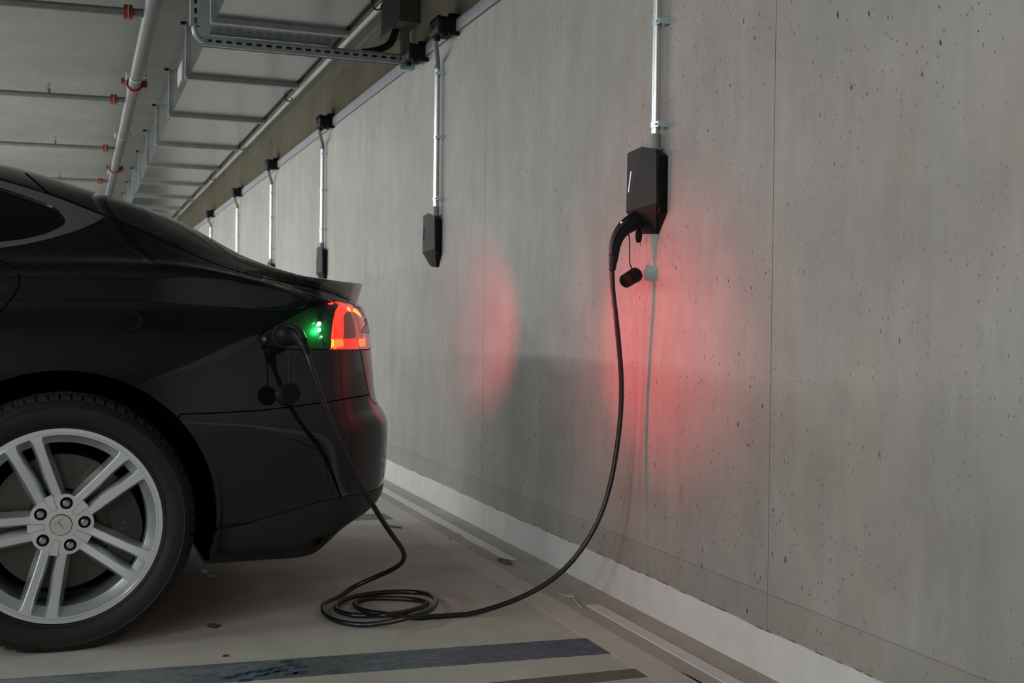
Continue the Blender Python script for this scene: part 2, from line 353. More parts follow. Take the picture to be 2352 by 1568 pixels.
# skirting: thin white coating turned up the wall, ragged upper edge
bm = B()
ny = 900; ya = np.linspace(YN, 20, ny); rnd = np.random.RandomState(3); jit = rnd.randn(ny)*.0016
top = .117+np.convolve(jit, np.ones(3)/3, 'same')+np.convolve(rnd.randn(ny), np.ones(25)/25, 'same')*.006
rows = []
for y, t in zip(ya, top):
    rows.append([bm.verts.new(p) for p in ((WX-.0045, y, 0), (WX-.0045, y, t-.002), (WX-.002, y, t), (WX+.002, y, t))])
for a, b in zip(rows[:-1], rows[1:]):
    for k in range(3): bm.faces.new((a[k], b[k], b[k+1], a[k+1]))
sk = put('baseboard_right', bm, 'white_coat', kind='structure')
# dark ragged lip where the coating stops
bm = B()
for i in range(ny-1):
    if rnd.rand() < .42 and ya[i] < 6 and ya[i] > 1:
        y0, y1 = ya[i], ya[i]+.02+.02*rnd.rand(); t = top[i]
        box(bm, WX-.003, WX+.002, y0, y1, t-.0005, t+.0018)
put('coating_lip', bm, 'groove', sk, kind='stuff')
for nm, b_ in (('wall_left', (XL-.2, XL, YN, YF, -.1, ZC+.1)), ('wall_back', (XL-.2, WX+.3, YF, YF+.2, -.1, ZC+.1)), ('wall_front', (XL-.2, WX+.3, YN-.2, YN, -.1, ZC+.1))):
    put(nm, bx(*b_), 'wall', kind='structure')

# ------------------------------------------------------------------ lamps (out of frame, along the driving aisle)
for i, (lx, ly, k) in enumerate(LAMP_SPOTS):
    t = empty('ceiling_lamp', (lx, ly, ZC-.60), 'long batten lamp hanging over the driving aisle', 'lamp', 'batten lamps over the aisle')
    put('lamp_housing', bx(lx-.06, lx+.06, ly-.75, ly+.75, ZC-.54, ZC-.48), 'lamp_body', t, bevel=.006)
    put('diffuser', bx(lx-.05, lx+.05, ly-.73, ly+.73, ZC-.565, ZC-.541), 'lamp_on', t, bevel=.006)
    for s in (-.5, .5):
        bm = B(); cyl(bm, (lx, ly+s, ZC-.48), (lx, ly+s, ZC), .004, n=6); put('hanger_rod', bm, 'pipe', t)
    ld = bpy.data.lights.new('tube_light', 'AREA'); ld.shape = 'RECTANGLE'; ld.size = .12; ld.size_y = 1.45; ld.energy = LAMP_E*k; ld.color = (.985, 1., .985)
    lo = bpy.data.objects.new('tube_light', ld); COL.objects.link(lo); lo.parent = t; lo.location = (0, 0, 0); lo.rotation_euler = (0, math.radians(-38 if lx > -7 else -62), 0)
#@@LIGHTS

# ------------------------------------------------------------------ cable trunking along the wall
TZ0, TZ1 = 2.256, 2.318
tr = empty('cable_trunking', (WX-.02, 8.3, 2.28), 'long pale grey steel cable trunking running the length of the concrete wall', 'trunking')
ty = [.3, 2.35, 4.66, 6.38, 7.28, 9.3, 11.3, 13.3, 15.3, 17.3, 19.3, 21.3, 23.3, 25.3, 27.3, 29.3]
for a, b in zip(ty[:-1], ty[1:]):
    put('trunking_lid', bx(WX-.014, WX, a+.0015, b-.0015, TZ0, TZ1), 'trunk', tr, bevel=.002)
put('trunking_back', bx(WX-.011, WX, ty[0], ty[-1], TZ0+.001, TZ1-.002), 'shell', tr)

# ------------------------------------------------------------------ junction boxes, conduits, chargers
def make_jbox(y, z, label):
    """y, z: near lower corner region; box 0.125 along wall, 0.075 out"""
    t = empty('junction_box', (WX, y, z), label, 'junction box', 'junction boxes on the cable trunking')
    x0 = WX-.040-.062; hz = .037
    put('box_body', bx(x0+.016, WX-.0145, y, y+.135, z-hz, z+hz), 'boxblack', t, bevel=.005)
    put('box_lid', bx(x0, x0+.0145, y-.002, y+.137, z-hz-.002, z+hz+.002), 'boxlid', t, bevel=.005)
    for sy in (.012, .123):
        for sz in (-.029, .029):
            bm = B(); cyl(bm, (x0-.002, y+sy, z+sz), (x0+.003, y+sy, z+sz), .0040, n=10); put('lid_screw', bm, 'conduit_pvc', t)
    for sz in (-.040, .040):                                   # mounting lugs left and right
        put('mounting_lug', bx(WX-.052, WX-.002, y-.018, y+.002, z+sz-.009, z+sz+.009), 'boxblack', t, bevel=.004)
    bm = B(); cyl(bm, (WX-.072, y+.112, z-.052), (WX-.072, y+.112, z-.036), .016, n=14); put('cable_gland', bm, 'boxblack', t)
    put('bottom_plug', bx(WX-.075, WX-.045, y+.02, y+.05, z-.048, z-.036), 'boxblack', t, bevel=.003)
    bm = B(); cyl(bm, (x0-.001, y+.07, z), (x0-.004, y+.07, z), .009, n=14); put('lid_emblem', bm, 'boxblack', t)
    return t
def make_conduit(y, ztop, zbot, zsteel, clamps, label):
    t = empty('conduit_pipe', (WX-.03, y, zbot), label, 'conduit', 'upright conduits on the concrete wall')
    X = WX-.026; r = .0135
    bm = B(); tube(bm, [(X, y, zbot), (X, y, zsteel)], r, n=24); put('steel_tube', bm, 'conduit', t, smooth=True, angle=60)
    bm = B(); tube(bm, [(X, y, zbot-.046), (X, y, zbot+.004)], r+.0025, n=24); put('lower_sleeve', bm, 'conduit_pvc', t, smooth=True, angle=60)
    bm = B(); up = crom([(X, y, zsteel-.004), (X, y, zsteel+.03), (X-.022, y-.060, zsteel+(ztop-zsteel)*.50), (WX-.070, y-.112, ztop-.018), (WX-.072, y-.118, ztop)], 5)
    tube(bm, up, [r+.001]*3+[r-.001]*(len(up)-3), n=18); put('plastic_bend', bm, 'conduit_pvc', t, smooth=True)
    for zc in clamps:
        bm = B(); cyl(bm, (X, y, zc-.008), (X, y, zc+.008), r+.0022, n=24)
        c = put('clamp', bm, 'zinc', t, smooth=True, angle=50)
        bm = B(); box(bm, X-.010, X-.0075, y-.034, y-.008, zc-.008, zc+.008); box(bm, X-.010, WX, y-.036, y-.0335, zc-.008, zc+.008)
        put('clamp_flange', bm, 'zinc', c)
        bm = B(); cyl(bm, (X-.015, y-.022, zc), (X-.0075, y-.022, zc), .004, n=8); put('clamp_screw', bm, 'conduit', c)
    return t
def make_charger(yn, zoff, label, plugged):
    t = empty('wall_charger', (WX, yn, 1.2+zoff), label, 'charger', 'wall chargers')
    def V(y, d, z): return (WX-d, yn+y, z+zoff)
    # faceted front: near edge, fold running from top to the far lower corner, far edge
    P = dict(bnt=V(.004, .0, 1.408), bft=V(.191, .0, 1.424), bnb=V(.004, .0, 1.232), bfb=V(.191, .0, 1.232),
             fnt=V(0, .040, 1.425), fnb=V(0, .037, 1.262), T=V(.083, .047, 1.442), fft=V(.195, .040, 1.437), ffb=V(.195, .042, 1.249), Bo=V(.168, .049, 1.252))
    # body behind the cover
    bm = B(); v = {k: bm.verts.new(p) for k, p in P.items()}
    F = [('fnt', 'T', 'Bo', 'fnb'), ('T', 'fft', 'ffb', 'Bo')]
    for f in F: bm.faces.new([v[k] for k in f])
    fronts = set(bm.faces)
    side = [('bnt', 'fnt', 'fnb', 'bnb'), ('bft', 'bfb', 'ffb', 'fft'), ('bnt', 'bft', 'fft', 'T', 'fnt'), ('bnb', 'fnb', 'Bo', 'ffb', 'bfb'), ('bnt', 'bnb', 'bfb', 'bft')]
    for f in side: bm.faces.new([v[k] for k in f])
    fr = put('front_cover', bm, 'charger', t, bevel=.0022)
    bm = B(); box(bm, WX-.026, WX, yn-.0012, yn+.1965, 1.236+zoff, 1.404+zoff); put('side_casing', bm, 'charger_side', t, bevel=.004)
    # tapering underside that carries the socket
    bm = B()
    A = [V(.0, .0, 1.232), V(.195, .0, 1.238), V(.192, .041, 1.250), V(.168, .048, 1.252), V(.002, .036, 1.262)]
    C = [V(.052, .0, 1.174), V(.165, .0, 1.182), V(.163, .013, 1.189), V(.12, .014, 1.187), V(.052, .012, 1.178)]
    a = [bm.verts.new(p) for p in A]; c = [bm.verts.new(p) for p in C]
    bm.faces.new(a); bm.faces.new(c[::-1])
    for i in range(5): bm.faces.new((a[i], a[(i+1) % 5], c[(i+1) % 5], c[i]))
    put('underside', bm, 'boxblack', t, bevel=.003)
    # slanted slit light on the far facet
    bm = B(); a0 = Vector(V(.157, .0452, 1.375)); a1 = Vector(V(.173, .0455, 1.312)); n = Vector((-1, .12, 0)).normalized()
    sd = Vector((0, 1, 0))*.0012
    vs = [bm.verts.new(p+n*k*.0012) for k in (-1, 1) for p in (a0-sd, a0+sd, a1+sd, a1-sd)]
    for f in ((0, 1, 2, 3), (7, 6, 5, 4), (0, 4, 5, 1), (1, 5, 6, 2), (2, 6, 7, 3), (3, 7, 4, 0)): bm.faces.new([vs[i] for i in f])
    put('light_slit', bm, 'white_mark' if plugged else 'charger', t)
    # ventilation ribs on the near side
    for k in range(9):
        z = 1.27+.014*k+zoff
        put('side_rib', bx(WX-.030, WX-.010, yn-.0022, yn, z, z+.007), 'boxblack', t)
    return t

make_jbox(5.195, 2.288, 'black junction box with a conduit below it, nearest box of the row')
j2 = make_jbox(5.70, 2.272, 'black junction box where the slotted channel meets the wall, behind the nearest box')
make_jbox(8.0, 2.29, 'black junction box above the third conduit, left of the nearest pair of boxes')
make_jbox(10.36, 2.29, 'black junction box above the fourth conduit, second beyond the nearest pair')
make_jbox(12.75, 2.29, 'black junction box above the fifth conduit, third beyond the nearest pair')
make_jbox(15.45, 2.29, 'small black junction box furthest left, just above the car roof line')
# conduit y from the photo, straight down to each charger
make_conduit(3.150, 2.245, 1.470, 2.21, [1.50, 1.808, 2.11], 'shining aluminium conduit standing on the plugged-in wall charger')
make_conduit(5.447+.0, 2.245, 1.462, 2.135, [1.502, 1.801, 2.108], 'aluminium conduit standing on the small unused wall charger')
make_conduit(8.27, 2.245, 1.462, 2.135, [1.56, 1.84, 2.10], 'bright conduit above the charger half hidden by the car spoiler')
make_conduit(10.60, 2.245, 1.462, 2.135, [1.56, 1.84, 2.06], 'bright conduit, second to the left of the half hidden charger')
make_conduit(12.98, 2.245, 1.462, 2.135, [1.56, 1.84, 2.06], 'bright conduit rising close behind the sloping rear of the car')
make_conduit(15.70, 2.245, 1.462, 2.135, [1.56, 1.84, 2.06], 'shortest bright conduit stub showing, furthest left above the car')
make_charger(3.118, 0, 'charcoal wall charger with the cable plugged in underneath', True)
make_charger(5.425, -.004, 'small black wall charger without a cable, left of the plugged one', False)
make_charger(8.19, -.004, 'black wall charger half hidden behind the car spoiler', False)

for y_, l_ in ((10.52, 'black wall charger at the foot of the fourth conduit, hidden by the car'), (12.90, 'black wall charger at the foot of the fifth conduit, hidden by the car'), (15.62, 'black wall charger at the foot of the furthest conduit, hidden by the car')):
    make_charger(y_, -.004, l_, False)

# ------------------------------------------------------------------ air duct under the ceiling
DX0, DX1, DZ0, DZ1 = .609, 1.2135, 2.325, 2.600
dy = [.2, 1.45, 2.75, 4.10, 5.47, 6.79, 8.08, 9.45, 10.75, 12.10, 13.45, 14.8, 16.15, 17.5, 18.85, 20.2, 21.6, 23.0, 24.4, 25.8, 27.2]
dy = [.2]+[v*1.0354 for v in dy[1:]]
du = empty('air_duct', (DX0, 5, DZ0), 'long rectangular galvanised air duct hung under the ceiling beside the wall', 'air duct')
for a, b in zip(dy[:-1], dy[1:]):
    put('duct_section', bx(DX0, DX1, a+.006, b-.006, DZ0, DZ1), 'galv', du, bevel=.002)
for y in dy[1:-1]:
    bm = B()
    for s in (-1, 1):
        y0, y1 = (y-.020, y-.001) if s < 0 else (y+.001, y+.020)
        box(bm, DX0-.028, DX1+.028, y0, y1, DZ0-.024, DZ0); box(bm, DX0-.028, DX1+.028, y0, y1, DZ1, DZ1+.024)
        box(bm, DX0-.028, DX0, y0, y1, DZ0, DZ1); box(bm, DX1, DX1+.028, y0, y1, DZ0, DZ1)
    f = put('flange', bm, 'galv_dark', du)
    bm = B()
    for cx_ in (DX0-.020, DX1+.020):
        cyl(bm, (cx_, y-.027, DZ0-.014), (cx_, y+.027, DZ0-.014), .006, n=6)
    put('corner_bolt', bm, 'zinc', f)
    bm = B(); box(bm, DX0-.055, DX0-.020, y-.012, y+.012, DZ1+.018, DZ1+.034)
    put('hanger', bm, 'boxblack', f)
# small label frame on the duct side
put('label_plate', bx(DX0-.004, DX0+.001, 7.56, 7.89, 2.415, 2.525), 'white_dirty', du)
# duct branch collar pieces near the top of the frame: the section above the channel steps down
# cable with hooks along the wall side of the duct
hw = empty('suspended_cable', (1.19, 8, 2.27), 'thin black cable clipped along the wall side of the air duct', 'cable')
bm = B(); tube(bm, [(1.239, y, 2.311+.004*math.sin(y*2.1)) for y in np.linspace(.2, 27, 90)], .007, n=8); put('cable_run', bm, 'hose', hw, smooth=True)
for y in (2.8, 5.09, 7.40, 9.63, 11.8, 14.0, 16.1, 18.3):
    bm = B(); tube(bm, [(1.222, y, 2.349), (1.222, y, 2.311), (1.232, y, 2.294), (1.249, y, 2.290), (1.264, y, 2.298), (1.268, y, 2.315)], .004, n=6); put('hook', bm, 'boxblack', hw)
put('edge_angle', bx(1.2435, 1.2475, .2, 28, 2.311, 2.350), 'galv_dark', du)

# ------------------------------------------------------------------ slotted channel frame across the duct
fr = empty('channel_frame', (.55, 5.98, 2.27), 'slotted galvanised channel frame passing under the air duct to the wall', 'bracket')
def slotted(name, x0, x1, y, z0, z1, axis, n, parent):
    """C channel whose slotted web faces the camera"""
    bm = B()
    if axis == 'x':
        L0, L1 = x0, x1
        zc = (z0+z1)/2; sh = .0065; p = (L1-L0)/n
        for k in range(n):
            a = L0+k*p; s0, s1 = a+p*.2, a+p*.78
            box(bm, a, s0, y, y+.003, z0, z1); box(bm, s1, a+p, y, y+.003, z0, z1)
            box(bm, s0, s1, y, y+.003, z0, zc-sh); box(bm, s0, s1, y, y+.003, zc+sh, z1)
        box(bm, L0, L1, y, y+.040, z0-.003, z0); box(bm, L0, L1, y, y+.040, z1, z1+.003)
    else:
        xc = (x0+x1)/2; sh = .0065; p = (z1-z0)/n
        for k in range(n):
            a = z0+k*p; s0, s1 = a+p*.2, a+p*.78
            box(bm, x0, x1, y, y+.003, a, s0); box(bm, x0, x1, y, y+.003, s1, a+p)
            box(bm, x0, xc-sh, y, y+.003, s0, s1); box(bm, xc+sh, x1, y, y+.003, s0, s1)
        box(bm, x0-.003, x0, y, y+.040, z0, z1); box(bm, x1, x1+.003, y, y+.040, z0, z1)
    return put(name, bm, 'galv_chan', parent)
slotted('cross_channel', .583, 1.628, 5.98, 2.270, 2.315, 'x', 21, fr)
put('slot_shade_sheet', bx(.583, 1.628, 6.0, 6.018, 2.266, 2.318), 'slot', fr)  # dark sheet added behind the slots to stand in for their shade
slotted('hanger_channel', .520, .565, 5.98, 2.362, ZC, 'z', 9, fr)
put('slot_shade_sheet', bx(.519, .566, 6.0, 6.018, 2.362, ZC), 'slot', fr)
bm = B()
tube(bm, crom([(.537, 6.0, 2.40), (.537, 6.0, 2.345), (.552, 6.0, 2.312), (.585, 6.0, 2.293), (.61, 6.0, 2.293)], 5), [(.009, .014)]*21, n=10); put('corner_connector', bm, 'galv_dark', fr, smooth=True)
put('wall_upright', bx(1.60, 1.642, 5.98, 6.02, 2.24, 2.49), 'galv_chan', fr, bevel=.002)
put('foot_bracket', bx(1.59, 1.66, 5.97, 6.02, 2.235, 2.262), 'zinc', fr, bevel=.002)
# grey cabinet, post and corrugated hose at the wall head
cb = empty('wall_cabinet', (1.60, 6.0, 2.5), 'grey cabinet hanging at the top of the wall above the slotted channel', 'cabinet')
put('cabinet_body', bx(1.555, 1.662, 5.86, 6.25, 2.470, 2.79), 'cabinet', cb, bevel=.004)
put('cabinet_lip', bx(1.550, 1.662, 5.85, 6.26, 2.455, 2.469), 'cabinet', cb, bevel=.002)
ho = B(); tube(ho, crom([(1.58, 6.03, 2.47), (1.572, 6.03, 2.43), (1.55, 6.03, 2.38), (1.50, 6.03, 2.345), (1.44, 6.03, 2.325), (1.40, 6.03, 2.318)], 7), [.019+.0022*(i % 2) for i in range(99)], n=14)
h_ = put('corrugated_hose', ho, 'hose', smooth=True); tag(h_, 'short black corrugated hose bending from the wall cabinet onto the channel', 'hose')

# ------------------------------------------------------------------ sprinkler pipes
PZ = 2.64
sp = empty('sprinkler_main', (.39, 8, PZ), 'thick galvanised sprinkler main running along the ceiling', 'pipe')
def yx(y): return .3815+.0021*(y-6.6)
bm = B(); tube(bm, [(yx(y), y, PZ) for y in np.linspace(.5, 30, 40)], .044, n=28); put('main_pipe', bm, 'pipe', sp, smooth=True, angle=50)
for y in (4.0, 9.07, 14.2, 19.4, 24.6):
    bm = B(); cyl(bm, (yx(y), y-.030, PZ), (yx(y), y+.030, PZ), .058, n=28); c = put('coupling', bm, 'redpaint', sp, bevel=.006, label='red painted pipe coupling')
    for s in (-1, 1):
        bm = B(); box(bm, yx(y)+s*.056-.016, yx(y)+s*.056+.022*s+.010, y-.028, y+.028, PZ-.022, PZ+.030); box(bm, yx(y)+s*.082-.010, yx(y)+s*.082+.010, y-.014, y+.014, PZ-.005, PZ+.040)
        put('coupling_ear', bm, 'redpaint', c, bevel=.004)
        bm = B(); cyl(bm, (yx(y)+s*.074, y-.045, PZ), (yx(y)+s*.074, y+.045, PZ), .006, n=8); put('coupling_bolt', bm, 'brass', c)
for y in (6.2, 8.75, 11.6, 14.5, 17.5, 20.5):
    bm = B(); cyl(bm, (yx(y), y-.012, PZ), (yx(y), y+.012, PZ), .048, n=24, caps=False)
    for s in (-1, 1): box(bm, yx(y)+s*.046-.006, yx(y)+s*.070+.006, y-.012, y+.012, PZ-.004, PZ+.004); cyl(bm, (yx(y)+s*.066, y, PZ-.03), (yx(y)+s*.066, y, PZ+.02), .005, n=8)
    cyl(bm, (yx(y), y, PZ+.045), (yx(y), y, ZC), .005, n=8)
    put('pipe_ring', bm, 'zinc', sp, smooth=True, angle=40)
labs = ['thick branch pipe with the largest red coupling, nearest of the branch row', 'branch pipe with a red coupling, second nearest across the ceiling', 'branch pipe with a red coupling, third across the ceiling', 'short branch pipe with the smallest red coupling, just above the car roof']
for i, (y, r) in enumerate([(6.95, .0235), (9.73, .0215), (12.53, .020), (15.48, .020)]):
    b_ = empty('sprinkler_branch', (yx(y), y, PZ), labs[i], 'pipe', 'sprinkler branch pipes')
    k = .028*0
    def yy(x): return y+(yx(y)-x)*.075
    bm = B(); tube(bm, [(yx(y)-.04, yy(yx(y)), PZ), (.27, yy(.27), PZ), (-1.0, yy(-1.), PZ), (-5.0, yy(-5.), PZ), (-10.5, yy(-10.5), PZ)], r, n=18); put('branch_tube', bm, 'pipe_dark', b_, smooth=True, angle=50)
    bm = B(); cyl(bm, (.238, yy(.24), PZ), (.286, yy(.286), PZ), r+.018, n=20); c = put('coupling', bm, 'redpaint', b_, bevel=.014, label='red painted pipe coupling')
    bm = B(); cyl(bm, (.262, y-.040, PZ-.050), (.262, y-.040, PZ+.03), .0040, n=8); cyl(bm, (.262, y-.042, PZ-.012), (.262, y-.042, PZ+.004), .007, n=6); put('coupling_bolt', bm, 'brass', c)
    for x in (-.218, -3.2, -6.2):
        if i == 0 and x > -1: continue
        bm = B(); cyl(bm, (x, yy(x), PZ+r-.004), (x, yy(x), PZ+r+.026), .013, n=12); s_ = put('head_socket', bm, 'pipe_dark', b_)
        bm = B(); cyl(bm, (x, yy(x), PZ+r+.026), (x, yy(x), PZ+r+.034), .010, n=10)
        for s in (-1, 1): cyl(bm, (x+s*.009, yy(x), PZ+r+.03), (x+s*.009, yy(x), PZ+r+.066), .0022, n=6)
        cyl(bm, (x, yy(x), PZ+r+.034), (x, yy(x), PZ+r+.066), .003, n=6); cyl(bm, (x, yy(x), PZ+r+.066), (x, yy(x), PZ+r+.070), .014, n=14)
        put('sprinkler_head', bm, 'brass', s_)
    for x in (-1.9, -5.2):
        bm = B(); cyl(bm, (x, yy(x), PZ+r), (x, yy(x), ZC), .004, n=6); cyl(bm, (x-.008, yy(x), PZ), (x+.008, yy(x), PZ), r+.003, n=14); put('hanger', bm, 'zinc', b_)
#@@ENV_END

# ------------------------------------------------------------------ the car: body surface
YC = 4.28                    # centre line of the car; the near flank is at smaller Y
XS = [-3.35, -3.0, -2.4, -1.8, -1.2, -.6, -.2, .08, .28, .48, .63]
SIDE = [.93, .962, .955, .955, .960, .968, .975, .975, .970, .958, .94]
LOWF = [0, .915, .957, .973, .989, 1., 1., .990, .970, .940]
LOWZ = [.19, .200, .24, .33, .47, .575, .645, .76, .86, .93]
FRZ = {-3.35: [.19, .2, .24, .32, .42, .50, .56, .64, .71, .76], -3.0: [.19, .2, .24, .33, .46, .56, .63, .72, .80, .86], -2.4: [.19, .2, .24, .33, .47, .575, .645, .75, .85, .92]}
UPR = [  # rows 10..16 as (half width, z)
 [(.86, .80), (.80, .83), (.72, .86), (.62, .875), (.5, .89), (.3, .90), (0, .905)],
 [(.90, .91), (.84, .94), (.76, .965), (.66, .98), (.5, .99), (.3, 1.0), (0, 1.005)],
 [(.91, .975), (.85, 1.0), (.78, 1.02), (.70, 1.035), (.58, 1.05), (.35, 1.065), (0, 1.075)],
 [(.915, 1.0), (.86, 1.05), (.80, 1.13), (.73, 1.22), (.63, 1.29), (.4, 1.33), (0, 1.35)],
 [(.915, 1.01), (.86, 1.06), (.80, 1.15), (.72, 1.26), (.62, 1.36), (.4, 1.415), (0, 1.435)],
 [(.915, 1.02), (.86, 1.065), (.80, 1.15), (.715, 1.25), (.62, 1.345), (.42, 1.405), (0, 1.43)],
 [(.915, 1.025), (.86, 1.07), (.79, 1.15), (.71, 1.23), (.61, 1.307), (.42, 1.36), (0, 1.39)],
 [(.910, 1.035), (.855, 1.07), (.79, 1.125), (.71, 1.19), (.60, 1.252), (.42, 1.283), (0, 1.31)],
 [(.905, 1.035), (.85, 1.06), (.78, 1.10), (.70, 1.15), (.58, 1.196), (.42, 1.222), (0, 1.250)],
 [(.890, 1.005), (.84, 1.02), (.77, 1.042), (.69, 1.072), (.58, 1.100), (.42, 1.118), (0, 1.135)],
 [(.85, .965), (.80, .985), (.75, 1.0), (.70, 1.030), (.62, 1.048), (.42, 1.056), (0, 1.06)]]
XE = [.84, .80, .930, 1.006, 1.023, 1.020, .976, .961, .951, .938, .932, .930, .930, .955]
ZE = [.25, .262, .285, .335, .47, .575, .645, .76, .86, .925, .945, .953, .962, 1.018]
ANG = [math.radians(a) for a in (13, 26, 39, 51, 62, 72, 81, 90)]
FANG = [math.radians(a) for a in (90, 75, 60, 45, 30, 15)]
def control():
    G = []
    for r in range(17):
        row = []
        # nose
        w0 = SIDE[0]*LOWF[r] if r < 10 else UPR[0][r-10][0]
        z0 = FRZ[-3.35][r] if r < 10 else UPR[0][r-10][1]
        xf = [-3.6, -3.75, -3.84, -3.90, -3.92, -3.92, -3.90, -3.87, -3.82, -3.76, -3.72, -3.68, -3.66, -3.66, -3.66, -3.66, -3.66][r]
        for a in FANG:
            row.append((-3.35+(xf+3.35)*math.sin(a)**.9, w0*math.cos(a)**.8 if a < 1.57 else 0., z0-.05*math.sin(a)*(r > 8)))
        for i, x in enumerate(XS):
            if r < 10: w = SIDE[i]*LOWF[r]; z = FRZ.get(x, LOWZ)[r]
            else: w, z = UPR[i][r-10]
            if x == .63 and r == 9: w = .88
            row.append((x, w, z))
        ws, zs = row[-1][1], row[-1][2]
        n = 2.2; k = min(r, 13)
        for j, a in enumerate(ANG):
            sa, ca = math.sin(a)**(2/n), max(math.cos(a), 0.)**(2/n)
            x = .63+(XE[k]-.63)*sa; w = ws*ca
            bl = min(1., sa*1.9)
            z = zs+(ZE[k]-zs)*bl
            if r > 13:
                z = zs+((1.020, 1.024, 1.028)[r-14]-zs)*bl
            if r == 13: z = zs+(ZE[k]-zs)*bl+.004*sa
            if j == len(ANG)-1: w = 0.
            row.append((x, w, z))
        G.append(row)
    return np.array(G)
def upsample(G, axis, subs):
    G = np.moveaxis(G, axis, 0); n = len(G)
    P = np.concatenate([[2*G[0]-G[1]], G, [2*G[-1]-G[-2]]]); out = []
    for i in range(n-1):
        a, b, c, d = P[i:i+4]; s = subs[i]
        for k in range(s):
            t = k/s; m0 = (c-a)*.44; m1 = (d-b)*.44
            out.append((2*t**3-3*t*t+1)*b+(t**3-2*t*t+t)*m0+(-2*t**3+3*t*t)*c+(t**3-t*t)*m1)
    out.append(G[-1]); return np.moveaxis(np.array(out), 0, axis)
CG = control()
ns = CG.shape[1]
subs_u = [3]*6+[5, 6, 7, 10, 20, 24, 22, 16, 16, 13]+[9]*8
SG = upsample(upsample(CG, 0, [4, 2, 5, 7, 7, 6, 8, 8, 7, 6, 5, 5, 6, 6, 7, 6]), 1, subs_u[:ns-1])
SG[..., 1] = np.maximum(SG[..., 1], 0); SG[:, -1, 1] = 0; SG[-1, :, 1] = 0; SG[:, 0, 1] = 0
W3 = np.stack([SG[..., 0], YC-SG[..., 1], SG[..., 2]], -1)
NR, NU = W3.shape[:2]
du_ = np.gradient(W3, axis=1); dv_ = np.gradient(W3, axis=0)
NRM = np.cross(du_, dv_); NRM /= (np.linalg.norm(NRM, axis=2, keepdims=True)+1e-12)
if NRM[NR//3, NU//2, 1] > 0: NRM = -NRM
def grid_bm(V, flip=False):
    bm = B(); vv = [[bm.verts.new(V[i, j]) for j in range(V.shape[1])] for i in range(V.shape[0])]
    for i in range(V.shape[0]-1):
        for j in range(V.shape[1]-1):
            q = (vv[i][j], vv[i][j+1], vv[i+1][j+1], vv[i+1][j])
            bm.faces.new(q)
    bmesh.ops.remove_doubles(bm, verts=bm.verts, dist=1e-5)
    bmesh.ops.dissolve_degenerate(bm, edges=bm.edges, dist=1e-6)
    bm.normal_update()
    c = min(bm.faces, key=lambda f: (f.calc_center_median()-Vector((-.6, 3.31, .8))).length)
    if c.normal.y > 0: bmesh.ops.reverse_faces(bm, faces=bm.faces)
    bm.normal_update()
    return bm
pool = grid_bm(W3)
BVH = BVHTree.FromBMesh(pool)
def hit(px, py, dy=0.):
    d = rayd(px, py); r = BVH.ray_cast(Vector((0, 0, H)), Vector(d).normalized(), 30)
    return r[0]
def XZ(pts):
    out = []
    for px, py in pts:
        h = hit(px, py)
        if h is None: h = onY(px, py, 3.52)
        out.append((h[0], h[2]))
    return out
def sdist(P, poly):
    poly = np.array(poly); a = poly; b = np.roll(poly, -1, 0); best = np.full(len(P), 1e9); ins = np.zeros(len(P), bool)
    for p, q in zip(a, b):
        d = q-p; L2 = d.dot(d)
        if L2 < 1e-14: continue
        t = np.clip(((P-p)@d)/L2, 0, 1); D = np.linalg.norm(P-p-t[:, None]*d, axis=1); best = np.minimum(best, D)
        c = (p[1] > P[:, 1]) != (q[1] > P[:, 1])
        with np.errstate(divide='ignore', invalid='ignore'): xx = p[0]+(P[:, 1]-p[1])/(q[1]-p[1])*(q[0]-p[0])
        ins ^= c & (P[:, 0] < xx)
    return np.where(ins, -best, best)
def cut_level(bm, phi):
    bm.verts.index_update(); val = {v: phi[v.index] for v in bm.verts}; new = []
    for v in val:
        if abs(val[v]) < 2e-5: new.append(v)
    for e in list(bm.edges):
        a, b = e.verts
        fa, fb_ = val.get(a), val.get(b)
        if fa is None or fb_ is None or abs(fa) < 2e-5 or abs(fb_) < 2e-5: continue
        if fa*fb_ < 0:
            _, nv = bmesh.utils.edge_split(e, a, fa/(fa-fb_)); new.append(nv)
    if new: bmesh.ops.connect_verts(bm, verts=new)
def coords2(bm): return np.array([(v.co.x, v.co.z) for v in bm.verts])
def region(bm, poly, g=.0018, wmin=None, keep_gap=False):
    """cut poly (x, z) out of bm: returns the inside as a new bmesh; a gap of 2g is removed along the outline"""
    if wmin is not None:
        geom = list(bm.verts)+list(bm.edges)+list(bm.faces)
        bmesh.ops.bisect_plane(bm, geom=geom, plane_co=(0, YC-wmin, 0), plane_no=(0, 1, 0), dist=1e-5)
    lv = (-g, g) if g > 0 else (0.,)
    for l in lv: cut_level(bm, sdist(coords2(bm), poly)-l)
    F = list(bm.faces); C = np.array([f.calc_center_median()[:] for f in F]); s = sdist(C[:, [0, 2]], poly)
    ok = np.ones(len(F), bool) if wmin is None else (C[:, 1] < YC-wmin)
    inside = [F[i] for i in range(len(F)) if s[i] < -g and ok[i]]
    gap = [F[i] for i in range(len(F)) if -g <= s[i] <= g and ok[i]] if g > 0 else []
    nb = B(); vm = {}
    for f in inside:
        q = []
        for v in f.verts:
            if v not in vm: vm[v] = nb.verts.new(v.co)
            q.append(vm[v])
        try: nb.faces.new(q)
        except ValueError: pass
    bmesh.ops.delete(bm, geom=inside+gap, context='FACES')
    nb.normal_update(); return nb
def mirrored(bm):
    m = bm.copy()
    for v in m.verts: v.co.y = 2*YC-v.co.y
    bmesh.ops.reverse_faces(m, faces=m.faces); m.normal_update(); return m
